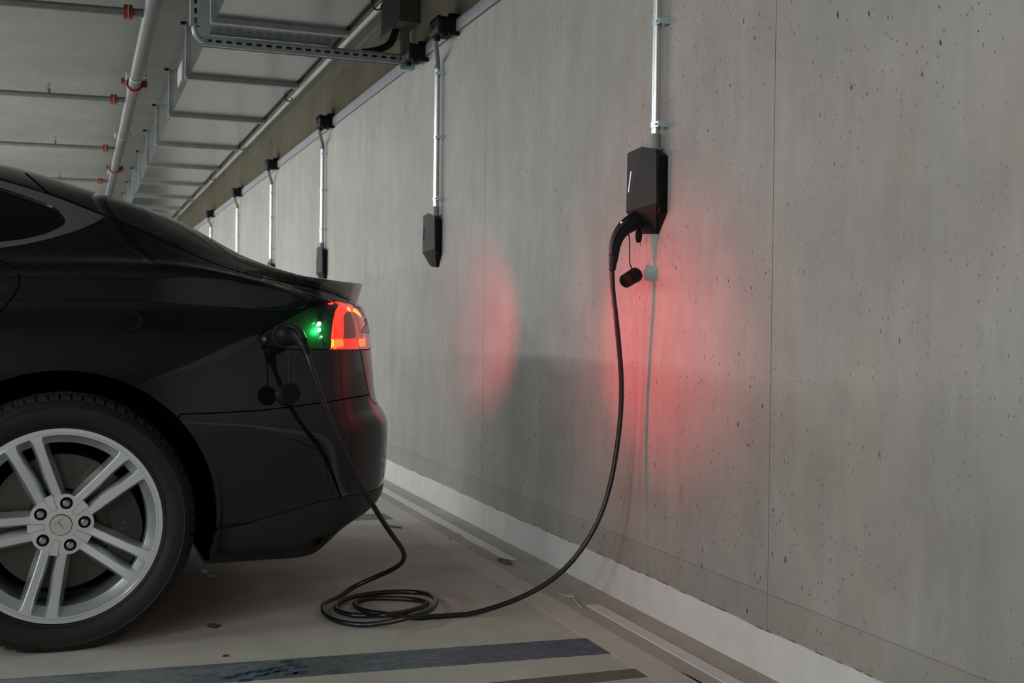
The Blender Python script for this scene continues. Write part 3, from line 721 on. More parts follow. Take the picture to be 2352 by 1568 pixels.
def joined(a, b_):
    me = bpy.data.meshes.new('tmp'); b_.to_mesh(me); a.from_mesh(me); bpy.data.meshes.remove(me)
    bmesh.ops.remove_doubles(a, verts=[v for v in a.verts if abs(v.co.y-YC) < 1e-4], dist=2e-4); a.normal_update(); return a
def rim_in(bm, d=.010):
    bm.normal_update(); be = [e for e in bm.edges if len(e.link_faces) == 1]
    vn = {}
    for e in be:
        for v in e.verts:
            if v not in vn: vn[v] = bm.verts.new(v.co-v.normal*d)
    for e in be:
        a, b = e.verts
        if abs(a.co.y-YC) < 2e-4 and abs(b.co.y-YC) < 2e-4: continue
        try: bm.faces.new((b, a, vn[a], vn[b]))
        except ValueError: pass
def part(name, bm, mat, parent, rim=.010, label=None, push=0.):
    if push:
        bm.normal_update()
        for v in bm.verts: v.co = v.co-v.normal*push
    if rim: rim_in(bm, rim)
    me = bpy.data.meshes.new(name); bm.to_mesh(me); bm.free(); me.polygons.foreach_set('use_smooth', [True]*len(me.polygons))
    me.materials.append(MT[mat]); me.set_sharp_from_angle(angle=math.radians(38))
    o = bpy.data.objects.new(name, me); COL.objects.link(o); o.parent = parent
    w = Matrix.Identity(4); p = parent
    while p is not None: w = p.matrix_basis @ w; p = p.parent
    me.transform(w.inverted())
    if label: o['label'] = label
    return o
def pair(name, bm, mat, parent, **k):
    m = mirrored(bm); o = part(name, bm, mat, parent, **k); part(name, m, mat, parent, **k); return o

car = empty('car', (-1.4, YC, 0), 'dark blue-black hatchback charging beside the concrete wall, only its rear half in view', 'car')
RW = (-.0375, .338); FWX = -2.997
def circle(cx_, cz, r, n=72): return [(cx_+r*math.cos(2*PI*i/n), cz+r*math.sin(2*PI*i/n)) for i in range(n)]
arch = [(-.0375+.408*math.cos(t), .345+.412*math.sin(t)) for t in np.linspace(0, 2*PI, 96)[:-1]]
region(pool, arch, g=0).free()
region(pool, [(x-2.96, z) for x, z in arch], g=0).free()
far = 1000
# --- rear lamp cluster
bar = region(pool, XZ([(849, 733), (841, 742), (832, 754), (829, 764), (880, 766), (880, 733)]), g=.0012)
lampP = XZ([(598, 769), (612, 758), (632, 745), (665, 727), (700, 709), (730, 698), (752, 692), (775, 690), (795, 694), (812, 702), (826, 713), (836, 727), (843, 740), (875, 745), (875, 802), (847, 802), (800, 803), (740, 802), (690, 802), (640, 800), (605, 793), (594, 786), (592, 777)])
lamp = region(pool, lampP, g=.0016, wmin=.42)
# --- glass, trim, door
glass = region(pool, XZ([(0, 431), (60, 451), (122, 473), (140, 489), (150, 505), (148, 514), (139, 521), (100, 538), (50, 549), (0, 555)])+[(-.62, 1.085), (-.66, 1.10), (-.60, 1.27), (-.5, 1.30)], g=.0008)
trim = region(pool, XZ([(0, 413), (60, 430), (110, 446), (150, 460), (200, 480), (243, 497), (222, 510), (195, 523), (158, 536), (120, 547), (60, 561), (0, 570)])+[(-.66, 1.072), (-.71, 1.10), (-.64, 1.285), (-.5, 1.325)], g=.0008)
fglass = [region(pool, P, g=.0008) for P in ([(-.74, 1.095), (-.69, 1.29), (-1.20, 1.33), (-1.27, 1.09)], [(-1.33, 1.09), (-1.27, 1.33), (-1.62, 1.285), (-2.15, 1.085), (-2.05, 1.07)])]
wshield = region(pool, [(-2.42, 1.045), (-2.2, 1.11), (-1.72, 1.295), (-1.45, 1.345), (-1.35, 1.47), (-2.6, 1.47), (-2.6, 1.06)], g=.001)
# --- lift gate (seam along the quarter panel) with the glass and the lip spoiler
hatchP = XZ([(57, 396), (112, 446), (150, 459), (200, 479), (245, 497), (300, 520), (360, 546), (420, 573), (480, 600), (540, 621), (600, 637), (650, 647), (700, 656), (740, 665), (775, 677), (800, 689), (812, 700), (819, 745), (826, 795), (832, 830), (840, 870), (845, 895), (850, 912), (857, 924), (866, 928)])+[(1.2, .645), (1.3, 1.6), (-.15, 1.6)]
gate = region(pool, hatchP, g=.0018)
spoilP = XZ([(680, 622), (690, 631), (705, 640), (740, 655), (775, 670), (800, 684), (814, 693), (828, 699)])+[(1.2, .955), (1.2, 1.3), (.60, 1.3), (.625, 1.06)]
spoil = region(gate, spoilP, g=.0006)
hglass = region(gate, [(-.15, 1.6), (-.16, 1.33)]+XZ([(60, 397), (110, 440), (245, 493), (360, 542), (480, 594), (560, 618), (640, 640), (672, 637)])+[(.60, 1.10), (.60, 1.6)], g=.0006)
roof = region(pool, XZ([(0, 410), (60, 428), (110, 445), (55, 396)])+[(-.14, 1.6), (-1.35, 1.6), (-1.33, 1.40), (-1.2, 1.345), (-.7, 1.305)], g=.0015)
# --- bumper and valance
valP = [(.30, .1)]+XZ([(498, 1216), (560, 1204), (640, 1180), (735, 1151), (800, 1138), (850, 1129)])+[(1.3, .37), (1.3, .1)]
bumpP = [(.20, .1), (.25, .50)]+XZ([(411, 951), (480, 949), (600, 942), (700, 930), (800, 914), (846, 906)])+[(1.0, .672), (1.3, .67), (1.3, .1)]
val = region(pool, valP, g=.0012)
bump = region(pool, bumpP, g=.0018)
refl = region(bump, XZ([(888, 1058), (884, 1080), (876, 1100), (868, 1116), (880, 1112), (905, 1095), (905, 1058)]), g=.0008)
doorP = XZ([(0, 596), (40, 619), (46, 640), (43, 658), (30, 682), (10, 705), (0, 716)])+[(-.36, .80), (-.45, .66), (-.52, .45), (-.55, .27), (-1.22, .27), (-1.26, 1.04), (-.6, 1.055)]
door = region(pool, doorP, g=.0018)
fdoor = region(pool, [(-1.30, .27), (-1.30, 1.045), (-2.15, 1.01), (-2.22, .8), (-2.20, .27)], g=.0018)
bonnet = region(pool, [(-2.45, 1.0), (-2.45, 1.2), (-4.2, 1.2), (-4.2, .80), (-3.6, .86), (-3.0, .95)], g=.0018)
fbump = region(pool, [(-3.2, .1), (-3.38, .45), (-3.42, .70), (-4.2, .72), (-4.2, .1)], g=.0018)

inner = grid_bm(W3-NRM*.022)
region(inner, [(.74, .93), (1.4, .93), (1.4, 1.3), (.74, 1.3)], g=0).free()
region(inner, arch, g=0).free(); region(inner, [(x-2.96, z) for x, z in arch], g=0).free()
part('inner_shell', joined(inner, mirrored(inner)), 'shell', car, rim=0)
pair('quarter_panel', pool, 'paint', car)
pair('rear_door', door, 'paint', car)
pair('front_door', fdoor, 'paint', car)
part('bonnet', joined(bonnet, mirrored(bonnet)), 'paint', car)
part('front_bumper', joined(fbump, mirrored(fbump)), 'paint', car)
part('rear_bumper', joined(bump, mirrored(bump)), 'paint', car, rim=.012)
part('rear_valance', joined(val, mirrored(val)), 'valance', car, rim=.012)
pair('reflector', refl, 'reflector', car, rim=.004)
part('lift_gate', joined(gate, mirrored(gate)), 'paint', car)
part('rear_glass', joined(hglass, mirrored(hglass)), 'hatchglass', car)
part('lip_spoiler', joined(spoil, mirrored(spoil)), 'spoiler', car, rim=.005)
part('roof', joined(roof, mirrored(roof)), 'hatchglass', car)
part('windscreen', joined(wshield, mirrored(wshield)), 'glass', car)
pair('side_window', glass, 'glass', car, push=.004, rim=.012)
for g_ in fglass: pair('side_window', g_, 'glass', car, push=.004, rim=.012)
pair('window_trim', trim, 'chrome', car, rim=.006)
part('chrome_bar', joined(bar, mirrored(bar)), 'bar_chrome', car, rim=.008, push=-.002)
# --- lamp cluster pieces
port = region(lamp, XZ([(585, 700), (740, 680), (779, 696), (772, 712), (767, 735), (763, 765), (760, 810), (585, 812)]), g=.0006)
innerlens = region(lamp, XZ([(803, 690), (809, 722), (816, 760), (826, 806), (880, 806), (880, 690)]), g=.0009)
tl = []
def lens(src, P, name, mat, lab=None): tl.append((name, region(src, XZ(P), g=.0002), mat, lab))
lens(lamp, [(790, 724), (796, 716), (807, 716), (818, 776), (790, 778)], 'smoked_window', 'lens_dark', 'smoked dark centre of the tail light')
lens(lamp, [(761, 779), (768, 779), (767, 797), (759, 798)], 'amber_strip', 'lens_glow', 'glowing yellow lens strip')
lens(lamp, [(769, 778), (788, 779), (790, 796), (768, 798)], 'orange_strip', 'lens_hot', 'glowing orange lens strip')
lens(lamp, [(795, 706), (803, 704), (807, 716), (799, 713)], 'amber_strip', 'lens_glow', 'glowing yellow lens strip')
lens(innerlens, [(805, 704), (820, 711), (828, 722), (830, 729), (819, 720), (808, 713)], 'amber_strip', 'lens_glow', 'glowing yellow lens strip')
lens(innerlens, [(822, 779), (838, 776), (840, 794), (826, 797)], 'orange_strip', 'lens_hot', 'glowing orange lens strip')
lens(port, [(751, 696), (760, 694), (768, 695), (766, 698), (758, 699)], 'marker_lens', 'lens_red', 'small red marker lens')
tlo = part('tail_light', lamp, 'lens_red', car, rim=.012, label='lit red tail light')
tli = part('tail_light', innerlens, 'lens_pink', car, rim=.012, label='smoked inner tail light on the lift gate')
for nm, b_, mt, lb in tl: part(nm, b_, mt, tlo if nm != 'marker_lens' else tlo, rim=.002, label=lb)
po = part('charge_port', port, 'portblack', car, rim=.004, push=.004, label='open gloss black charge port lit green')
for px, py, r in [(733, 743, .0058), (733, 757.5, .0055), (738, 773, .0022), (720, 742, .0013), (724, 756, .0012)]:
    h_ = hit(px, py)
    bm = B(); bmesh.ops.create_uvsphere(bm, u_segments=12, v_segments=8, radius=r, matrix=Matrix.Translation(h_+Vector((0, -.002, 0))))
    put('green_led', bm, 'green_led', po, smooth=True)
hl = hit(733, 750)
gl = bpy.data.lights.new('green_glow', 'POINT'); gl.energy = .65; gl.color = (.01, 1., .12); gl.shadow_soft_size = .004
go = bpy.data.objects.new('green_glow', gl); COL.objects.link(go); go.parent = po; go.location = hl+Vector((-.004, -.016, -.004))-Vector(car.location)
# socket, seal lobe and lock pin of the port
hs = hit(650, 770)
bm = B(); cyl(bm, hs+Vector((0, .01, 0)), hs+Vector((0, -.014, 0)), .036, .033, n=36); put('port_socket', bm, 'portmatt', po, smooth=True, angle=40)
hp = hit(606, 778)
bm = B(); cyl(bm, hp+Vector((0, .004, 0)), hp+Vector((0, -.005, 0)), .0095, n=24); put('lock_ring', bm, 'portmatt', po, smooth=True, angle=40)
bm = B(); cyl(bm, hp+Vector((0, 0, 0)), hp+Vector((0, -.007, 0)), .0045, n=16); put('lock_pin', bm, 'lug', po, smooth=True, angle=40)
# arch liners and underbody
for cxw in (RW[0], FWX):
    for sd in (1, -1):
        bm = B(); y0, y1 = (YC-sd*.955, YC-sd*.55); n = 40
        A = [math.radians(-14)+(math.radians(208))*i/n for i in range(n+1)]
        r0 = [bm.verts.new((cxw+.424*math.cos(a), y0, .345+.424*math.sin(a))) for a in A]; r1 = [bm.verts.new((cxw+.424*math.cos(a), y1, .345+.424*math.sin(a))) for a in A]
        for i in range(n): bm.faces.new((r0[i], r0[i+1], r1[i+1], r1[i]))
        bm.faces.new(r1)
        put('wheel_arch_liner', bm, 'shell', car, smooth=True, angle=50)
# round sensor on the bumper flank
hh = hit(563, 1058)
bm = B(); cyl(bm, hh+Vector((0, .002, 0)), hh+Vector((0, -.0008, 0)), .0085, n=24); s_ = put('parking_sensor', bm, 'portmatt', car)
bm = B(); cyl(bm, hh+Vector((0, .002, 0)), hh+Vector((0, -.0012, 0)), .0072, n=24); put('sensor_face', bm, 'paint', s_)

# ------------------------------------------------------------------ wheels
def lathe(bm, prof, cx_, cz, y0, n=96, fn=None):
    rings = []
    for k, (r, y) in enumerate(prof):
        rr = []
        for i in range(n):
            a = 2*PI*i/n; q = fn(k, i, r, y) if fn else (r, y)
            rr.append(bm.verts.new((cx_+q[0]*math.cos(a), y0+q[1], cz+q[0]*math.sin(a))))
        rings.append(rr)
    for A, C in zip(rings[:-1], rings[1:]):
        for i in range(n): bm.faces.new((A[i], A[(i+1) % n], C[(i+1) % n], C[i]))
    return rings
def make_wheel(cx_, cz, yf):
    bm = B()
    lathe(bm, [(.2560, .022), (.2625, .012), (.2640, .004), (.2625, .0), (.2520, .0006), (.2505, .0022), (.2495, .0022), (.2490, .0008), (.2455, .0012), (.2435, .005), (.2270, .028), (.2235, .032), (.2200, .06), (.2180, .21)], cx_, cz, yf, 128)
    w = put('wheel', bm, 'alloy', car, smooth=True, angle=30)
    # tyre
    prof = [(.2600, .030), (.2610, .006), (.2660, -.003), (.2700, -.0045), (.2712, -.0030), (.2760, -.008), (.2900, -.0135), (.3050, -.0160), (.3180, -.0150), (.3210, -.0165), (.3240, -.0140), (.3330, -.0090), (.3400, -.0010), (.3455, .0080), (.3500, .0180), (.3530, .032), (.3545, .06), (.3480, .062), (.3480, .070), (.3550, .072), (.3555, .115), (.348, .117), (.348, .125), (.355, .127), (.3545, .18), (.3480, .20), (.336, .228), (.30, .238), (.262, .226)]
    N_ = 74*5
    def fn(k, i, r, y):
        ph = (i+ (2 if 13 <= k <= 15 else 0)+(1 if k == 16 else 0)) % 5
        if 12 <= k <= 16 and ph == 0: r -= (.0035, .006, .007, .007, .006)[k-12]
        return r, y
    bm = B(); lathe(bm, prof, cx_, cz, yf, N_, fn)
    for v in bm.verts:
        if v.co.z < .001:
            d = .001-v.co.z; v.co.z = .001; v.co.y -= d*.35 if v.co.y < yf+.10 else -d*.35
    ty_ = put('tyre', bm, ['rubber', 'tread'], w, smooth=True, angle=28)
    me = ty_.data
    c = Vector((cx_, 0, cz))
    ctr = car.location
    for p in me.polygons:
        q = p.center+ctr
        if math.hypot(q.x-cx_, q.z-cz) > .3395: p.material_index = 1
    # raised fine ribs and blocks on the side wall (worn embossed ring)
    bm = B()
    for a0, a1, n in ((62, 18, 13), (-8, -34, 8)):
        for k in range(n):
            a = math.radians(a0+(a1-a0)*(k+.5)/n); r0, r1 = .292, .304
            da = math.radians(abs(a1-a0)/n*.36)
            for (ra, rb, fa, fb2) in ((r0, r1, -1, -.55), (r0, r1, .55, 1), ((r1-.002) if k % 3 else r0, r1 if k % 3 else r0+.002, -1, 1)):
                P = [(ra, a+fa*da), (rb, a+fa*da), (rb, a+fb2*da), (ra, a+fb2*da)]
                ngon_prism(bm, [(cx_+r*math.cos(t), cz+r*math.sin(t)) for r, t in P], 'y', yf-.0152-.0004, yf-.0100)
    put('sidewall_embossing', bm, 'rubber', ty_ if False else w, kind='stuff')
    # spokes in five pairs
    for c0 in (41, 113, 185, 257, 329):
        for s in (-1, 1):
            h0 = math.radians(c0+s*19.5); h1 = math.radians(c0+s*8.3)
            p0 = Vector((.066*math.cos(h0), 0, .066*math.sin(h0))); p1 = Vector((.2465*math.cos(h1), 0, .2465*math.sin(h1)))
            d = (p1-p0).normalized(); sd = Vector((-d.z, 0, d.x))*s       # sd points away from the pair centre
            bm = B(); rings = []
            for t, dep, wd_, bw in ((0, .022, .0120, .007), (.12, .0205, .0112, .010), (.35, .0150, .0108, .011), (.7, .0065, .0112, .010), (.93, .0015, .0130, .009), (1.0, .0010, .0175, .008)):
                c = p0+(p1-p0)*t
                pr = [(-wd_-bw, .034), (-wd_-.001, .003), (-wd_+.0015, 0), (wd_-.0035, 0), (wd_-.0030, .0012), (wd_-.0020, .0012), (wd_-.0012, .0004), (wd_, .003), (wd_+bw, .036), (wd_+bw*.7, .05), (-wd_-bw*.7, .05)]
                rings.append([bm.verts.new((cx_+c.x+sd.x*q, yf+dep+e, cz+c.z+sd.z*q)) for q, e in pr])
            for A, C in zip(rings[:-1], rings[1:]):
                for i in range(len(A)): bm.faces.new((A[i], A[(i+1) % len(A)], C[(i+1) % len(A)], C[i]))
            bm.faces.new(rings[0]); bm.faces.new(rings[-1])
            put('spoke', bm, 'alloy', w, smooth=True, angle=28)
        # fillet where the pair meets the rim
    # hub plate with pads, nuts, cap
    poly = []
    for k in range(60):
        a = math.radians(6*k); m = math.cos(5*(a-math.radians(77)))
        r = .0800+.0045*m; poly.append((cx_+r*math.cos(a), cz+r*math.sin(a)))
    bm = B(); ngon_prism(bm, poly, 'y', yf+.021, yf+.060); put('hub_plate', bm, 'alloy', w, bevel=.003)
    for c0 in (41, 113, 185, 257, 329):
        a = math.radians(c0); d = Vector((math.cos(a), 0, math.sin(a))); s = Vector((-d.z, 0, d.x)); bm = B()
        P = [d*.043-s*.0068, d*.084-s*.0115, d*.084+s*.0115, d*.043+s*.0068]
        ngon_prism(bm, [(cx_+p.x, cz+p.z) for p in P], 'y', yf+.0188, yf+.03); put('hub_pad', bm, 'alloy', w, bevel=.0012)
        P = [d*.0418-s*.0082, d*.085-s*.0131, d*.085+s*.0131, d*.0418+s*.0082]; bm = B()
        ngon_prism(bm, [(cx_+p.x, cz+p.z) for p in P], 'y', yf+.0206, yf+.03); put('pad_groove', bm, 'alloy_in', w)
    for c0 in (5, 77, 149, 221, 293):
        a = math.radians(c0); x, z = cx_+.0600*math.cos(a), cz+.0600*math.sin(a)
        bm = B(); cyl(bm, (x, yf+.0200, z), (x, yf+.04, z), .0182, n=28); put('nut_collar', bm, 'alloy', w, smooth=True, angle=40)
        bm = B(); cyl(bm, (x, yf+.0192, z), (x, yf+.04, z), .0162, n=28); nt_ = put('nut_pocket', bm, 'shell', w)
        bm = B(); cyl(bm, (x, yf+.0150, z), (x, yf+.036, z), .0100, n=6); cyl(bm, (x, yf+.0110, z), (x, yf+.0150, z), .0055, .0098, n=20)
        put('wheel_nut', bm, 'lug', w, bevel=.0008)
    bm = B(); cyl(bm, (cx_, yf+.0195, cz), (cx_, yf+.03, cz), .0288, n=48); put('cap_gap', bm, 'shell', w)
    bm = B(); cyl(bm, (cx_, yf+.0165, cz), (cx_, yf+.03, cz), .0272, n=48); put('centre_cap', bm, 'brush', w, smooth=True, angle=40)
    # emblem on the cap: thin T-shaped relief
    bm = B()
    R_ = Matrix.Rotation(math.radians(-35), 3, 'Y')
    for P in ([(-.014, .0105), (0, .0125), (.014, .0105), (.0125, .0080), (.0035, .0092), (.0012, -.013), (-.0012, -.013), (-.0035, .0092), (-.0125, .0080)], [(-.0125, .0135), (0, .0160), (.0125, .0135), (.0125, .0125), (0, .0148), (-.0125, .0125)]):
        Q = [R_ @ Vector((x, 0, z)) for x, z in P]
        ngon_prism(bm, [(cx_+q.x, cz+q.z) for q in Q], 'y', yf+.0162, yf+.0170)
    put('cap_emblem', bm, 'alloy_in', w)
    # brake disc and caliper
    bm = B(); lathe(bm, [(.085, .085), (.185, .085), (.185, .112), (.085, .112)], cx_, cz, yf, 72); put('brake_disc', bm, 'disc', w, smooth=True, angle=40)
    bm = B(); lathe(bm, [(.0, .066), (.078, .066), (.092, .084), (.092, .110)], cx_, cz, yf, 48); put('disc_hat', bm, 'caliper', w, smooth=True, angle=40)
    bm = B(); P = []
    for k in range(13): a = math.radians(42-84*k/12); P.append((cx_+.212*math.cos(a)*(1-.04*abs(k-6)/6), cz-.02+.205*math.sin(a)))
    for k in range(13): a = math.radians(-40+80*k/12); P.append((cx_+.130*math.cos(a), cz-.02+.130*math.sin(a)))
    ngon_prism(bm, P, 'y', yf+.052, yf+.15); put('brake_caliper', bm, 'caliper', w, bevel=.006)
    for ch, px, py in (('T', 283, 1198), ('E', 280, 1213), ('S', 277, 1228)):
        q = onY(px, py, yf+.051)
        cu = bpy.data.curves.new('letter', 'FONT'); cu.body = ch; cu.size = .009; cu.extrude = .0003; cu.align_x = 'CENTER'; cu.align_y = 'CENTER'
        to = bpy.data.objects.new('letter', cu); COL.objects.link(to); dg_ = bpy.context.evaluated_depsgraph_get(); dg_.update()
        me_ = bpy.data.meshes.new_from_object(to.evaluated_get(dg_)); bpy.data.objects.remove(to)
        me_.transform(Matrix.Translation(q) @ Matrix.Rotation(math.radians(95), 4, 'Y') @ Matrix.Rotation(PI/2, 4, 'X')); bl_ = B(); bl_.from_mesh(me_)
        put('caliper_letter', bl_, 'alloy_in', w)
    bm = B(); lathe(bm, [(.216, .18), (.216, .205), (.03, .21)], cx_, cz, yf, 48); put('wheel_back', bm, 'shell', w)
    return w
YF_ = 3.333
w0 = make_wheel(RW[0], RW[1], YF_)
def place_wheel(dx, far_side):
    c = copy_tree(w0, car)
    if far_side:       # turn about the car's vertical mid axis so the face looks outwards
        c.matrix_basis = Matrix.Translation((2*(RW[0]-car.location.x)+dx, 0, 0)) @ Matrix.Rotation(PI, 4, 'Z') @ w0.matrix_basis
    else: c.matrix_basis = Matrix.Translation((dx, 0, 0)) @ w0.matrix_basis
place_wheel(-2.96, False); place_wheel(0, True); place_wheel(-2.96, True)

# ------------------------------------------------------------------ charging cable
cb_ = empty('charging_cable', (.9, 3.5, 0), 'long black charging cable coiled on the floor between car and wall charger', 'cable')
CR = .0080
path = [onY(705, 812, 3.172), onY(716, 846, 3.165), onY(735, 902, 3.17), onY(760, 970, 3.185), onY(785, 1030, 3.21), onY(815, 1088, 3.25), onY(845, 1140, 3.30), onY(875, 1190, 3.37), onY(905, 1234, 3.44), onY(921, 1256, 3.50), onY(928.5, 1276, 3.56), onY(921, 1293, 3.61), onY(898, 1309, 3.66), onY(862, 1325, 3.71), onY(816, 1346, 3.74), onY(784, 1366, 3.71)]
zz = lambda x, y: (640+x/5.113, 1280+y/5.113)
coil = [((560, 520), .016), ((521, 600), .012), ((560, 680), .010), ((700, 748), .010), ((900, 783), .010), ((1100, 783), .012), ((1300, 755), .024), ((1550, 695), .040), ((1750, 630), .040), ((1835, 560), .034), ((1845, 490), .030), ((1780, 440), .026), ((1650, 412), .022), ((1450, 402), .022), ((1200, 412), .022), ((950, 445), .020), ((780, 495), .016), ((675, 565), .011), ((700, 625), .010), ((850, 672), .010), ((1050, 684), .010), ((1250, 675), .024), ((1500, 634), .022), ((1700, 575), .014), ((1745, 535), .010), ((1640, 500), .009), ((1400, 480), .009), ((1100, 478), .009), ((950, 505), .009), ((897, 555), .009), ((1000, 622), .009), ((1250, 662), .0085), ((1600, 704), .0085), ((1800, 694), .0085), ((2100, 673), .0085)]
for (q, z) in coil: path.append(onZ(*zz(*q), z))
path += [onY(1085, 1408, 3.345), onY(1140, 1393, 3.335), onY(1195, 1372, 3.325), onY(1250, 1343, 3.31), onY(1300, 1303, 3.30), onY(1345, 1247, 3.29), onY(1380, 1180, 3.28), onY(1403, 1105, 3.275), onY(1418, 1020, 3.27), onY(1426, 940, 3.265), onY(1427, 870, 3.26), onY(1422, 800, 3.255), onY(1415, 730, 3.25), onY(1408, 670, 3.25), onY(1405, 618, 3.25)]
sm = crom(path, 6)
bm = B(); tube(bm, sm, CR, n=12); put('cable', bm, 'cable', cb_, smooth=True)
def handle(name, pts, rads, mats, boot, parent, flat):
    P = crom(pts, 6); R = []
    for k in range(len(P)):
        t = k/6; i = min(int(t), len(rads)-2); u = t-i; R.append((rads[i][0]*(1-u)+rads[i+1][0]*u, rads[i][1]*(1-u)+rads[i+1][1]*u))
    bm = B(); tube(bm, P, R, n=24, flat=flat); h = put(name, bm, mats, parent, smooth=True, angle=50)
    a, b_ = Vector(boot[0]), Vector(boot[1])
    bm = B()
    for k in range(4):
        p = a.lerp(b_, k/4); q = a.lerp(b_, k/4+.15); cyl(bm, p, q, .0135-.0008*k, n=20)
    cyl(bm, a, b_, .0108, .0095, n=18); put('strain_relief', bm, 'plastic', h, smooth=True, angle=40)
    return h
# car side plug
s0 = hs+Vector((.0, -.012, 0))
hc = handle('car_plug', [s0, s0+Vector((.002, -.030, .001)), s0+Vector((.016, -.066, .001)), onY(683, 770, 3.205), onY(694, 788, 3.185), onY(700, 799, 3.178)], [(.0310, .0310), (.0300, .0300), (.0270, .0260), (.0225, .0210), (.0165, .0160), (.0135, .0135)], 'plastic', (onY(699, 797, 3.178), onY(706, 814, 3.172)), cb_, (0, 0, 1))
bm = B(); cyl(bm, s0+Vector((0, .006, 0)), s0+Vector((.001, -.012, 0)), .0335, n=36); put('plug_collar', bm, 'plastic_grey', hc, smooth=True, angle=40)
bm = B(); G_ = crom([s0+Vector((.004, -.050, .026)), onY(672, 749, 3.20), onY(688, 758, 3.185), onY(699, 778, 3.168)], 5); tube(bm, G_, [(.004, .014)]*len(G_), n=12, flat=(0, 0, 1)); put('grip_inlay', bm, 'plastic_grey', hc, smooth=True)
st0 = onY(662, 796, 3.225); capc = onY(662, 906, 3.215)
bm = B(); tube(bm, crom([st0, onY(663, 830, 3.222), onY(664, 862, 3.218), onY(664, 886, 3.215)], 4), .0024, n=8); put('cap_strap', bm, 'plastic', hc, smooth=True)
c0, c1 = Vector(onY(655, 908, 3.232)), Vector(onY(668, 903, 3.196))
bm = B(); cyl(bm, c0, c1, .0300, .0285, n=36); q_ = put('plug_cap', bm, 'plastic', hc, bevel=.003)
bm = B(); cyl(bm, c1, c1+(c1-c0).normalized()*.002, .0265, n=36); put('cap_face', bm, 'boxblack', hc, bevel=.0012)
# wall side plug
hw_ = handle('wall_plug', [onY(1476, 500, 3.255), onY(1460, 507, 3.255), onY(1440, 519, 3.254), onY(1426, 533, 3.252), onY(1417, 549, 3.251), onY(1412, 566, 3.25), onY(1410, 583, 3.25), onY(1408, 602, 3.25)], [(.0310, .0300), (.0300, .0295), (.0250, .0255), (.0215, .0225), (.0192, .0205), (.0176, .0190), (.0160, .0170), (.0132, .0140)], 'plastic', (onY(1408, 601, 3.25), onY(1406, 621, 3.25)), cb_, (0, 0, 1))
bm = B(); cyl(bm, onY(1484, 497, 3.256), onY(1466, 505, 3.255), .0325, n=32); put('plug_collar', bm, 'boxblack', hw_, bevel=.002)
bm = B(); G_ = crom([onY(1441, 506, 3.243), onY(1423, 523, 3.240), onY(1410, 543, 3.239), onY(1404, 566, 3.240), onY(1403, 586, 3.242)], 5); tube(bm, G_, [(.0050, .0130)]*len(G_), n=12, flat=(-1, 0, .4)); put('grip_inlay', bm, 'plastic_grey', hw_, smooth=True)
hk = Vector(onY(1429, 511, 3.240))
bm = B(); box(bm, hk.x-.004, hk.x+.004, hk.y-.004, hk.y+.003, hk.z-.0025, hk.z+.0025); put('latch_button', bm, 'lug', hw_, bevel=.001)
bm = B(); tube(bm, crom([onY(1443, 536, 3.25), onY(1446, 550, 3.25), onY(1446, 590, 3.248), onY(1447, 606, 3.247), onY(1451, 616, 3.246)], 5), .0020, n=8); put('cap_strap', bm, 'plastic', hw_, smooth=True)
c0, c1 = Vector(onY(1437, 645, 3.225)), Vector(onY(1460, 631, 3.262))
bm = B(); cyl(bm, c0, c1, .0215, .0235, n=32); put('plug_cap', bm, 'boxblack', hw_, bevel=.003)
# small lever hanging from the charger socket
lv = Vector(onY(1467, 543, 3.225))
bm = B(); tube(bm, [lv+Vector((0, 0, .026)), lv+Vector((0, 0, .020)), lv+Vector((0, 0, .012)), lv, lv+Vector((0, 0, -.012)), lv+Vector((0, 0, -.019))], [(.0045, .004), (.006, .005), (.0105, .007), (.0115, .0075), (.0095, .006), (.0065, .004)], n=18, flat=(1, 0, 0))
lo_ = put('release_lever', bm, 'boxblack', hw_, smooth=True)
bm = B()
for k in range(3): box(bm, lv.x-.006, lv.x+.006, lv.y-.0085, lv.y-.004, lv.z-.008+.007*k, lv.z-.006+.007*k)
put('lever_grip', bm, 'plastic_grey', hw_, bevel=.0006)

# ------------------------------------------------------------------ small litter on the floor
def flake(name, px, py, w, h, mat, label, cat, n=9, seed=1, z=.0, hgt=.0016):
    r = random.Random(seed); c = onZ(px, py); bm = B()
    ngon_prism(bm, [(c[0]+w*math.cos(2*PI*k/n)*(.7+.5*r.random()), c[1]+h*math.sin(2*PI*k/n)*(.7+.5*r.random())) for k in range(n)], 'z', z, z+hgt)
    o = put(name, bm, mat); return tag(o, label, cat)
flake('dry_leaf', 490, 1437, .019, .028, 'oil', 'dark flat scrap on the floor close beside the rear tyre', 'scrap', seed=2)
flake('red_chip', 519, 1506, .009, .010, 'red_chip', 'small dark red chip lying just above the blue stripe', 'chip', seed=3)
flake('yellow_chip', 1148, 1348, .008, .016, 'yellow', 'tiny yellow chip on the floor right of the cable coil', 'chip', seed=4)
flake('water_drop', 484, 1323, .011, .030, 'portblack', 'wet spot on the floor under the car, nearer of two', 'spot', seed=5, hgt=.0008)
flake('water_drop', 470, 1312, .016, .040, 'portblack', 'wet spot on the floor under the car, further of two', 'spot', seed=6, hgt=.0008)
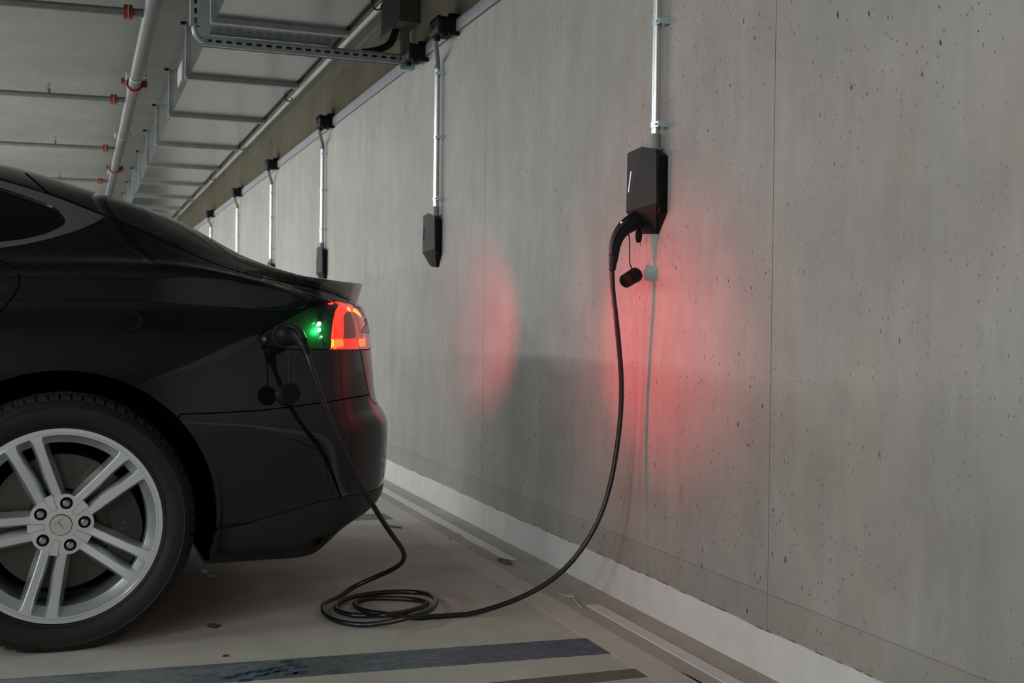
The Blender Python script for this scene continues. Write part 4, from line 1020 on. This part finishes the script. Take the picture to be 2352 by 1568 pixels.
flake('debris_crumb', 1055, 1228, .006, .02, 'oil', 'dark crumb on the floor edge behind the cable bend', 'crumb', seed=7, hgt=.003)
flake('debris_crumb', 1118, 1253, .006, .02, 'oil', 'dark crumb in the gutter just left of the bent leaf', 'crumb', seed=8, hgt=.003)
flake('debris_crumb', 1034, 1238, .006, .02, 'oil', 'dark crumb furthest left beside the gutter crack', 'crumb', seed=9, hgt=.003)
# curled leaf, cream wire, thin stick
flake('curled_leaf', 1160, 1291, .024, .055, 'leaf', 'curled grey-brown leaf lying at the gutter crack', 'leaf', seed=12, n=11, hgt=.006)
W_ = [onZ(1283, 1361, .004), onZ(1300, 1368, .004), onZ(1318, 1369, .006), onZ(1319, 1368, .008), onZ(1318, 1374, .006), onZ(1326, 1385, .004), onZ(1337, 1396, .003)]
bm = B(); tube(bm, crom(W_, 4), .0022, n=8); tag(put('cream_wire', bm, 'wire', smooth=True), 'short bent cream wire lying beside the gutter crack', 'wire')
bm = B(); cyl(bm, onZ(893, 1207, .004), onZ(922, 1211, .004), .004, n=8); tag(put('thin_stick', bm, 'conduit_pvc'), 'thin grey stick on the floor right of the hanging cable', 'stick')

# ------------------------------------------------------------------ light thrown by the lit tail lamps
def red_spot(name, loc, aim, watt, size, blend, rad):
    l = bpy.data.lights.new(name, 'SPOT'); l.energy = watt*RED_E; l.color = (1., .035, .06); l.spot_size = math.radians(size); l.spot_blend = blend; l.shadow_soft_size = rad
    o = bpy.data.objects.new(name, l); COL.objects.link(o); o.parent = tlo
    loc, aim = Vector(loc), Vector(aim)
    q = (aim-loc).to_track_quat('-Z', 'Y'); o.matrix_basis = Matrix.Translation(loc-car.location) @ q.to_matrix().to_4x4()
red_spot('tail_glow', (.905, 3.55, .865), (1.66, 3.20, .86), 8., 66, 1., .022)
red_spot('tail_glow', (1.0, 4.12, .865), (1.66, 4.74, .88), 7., 56, 1., .022)
red_spot('tail_glow', (.92, 3.57, .865), (1.66, 3.2, .88), 2.2, 130, 1., .03)
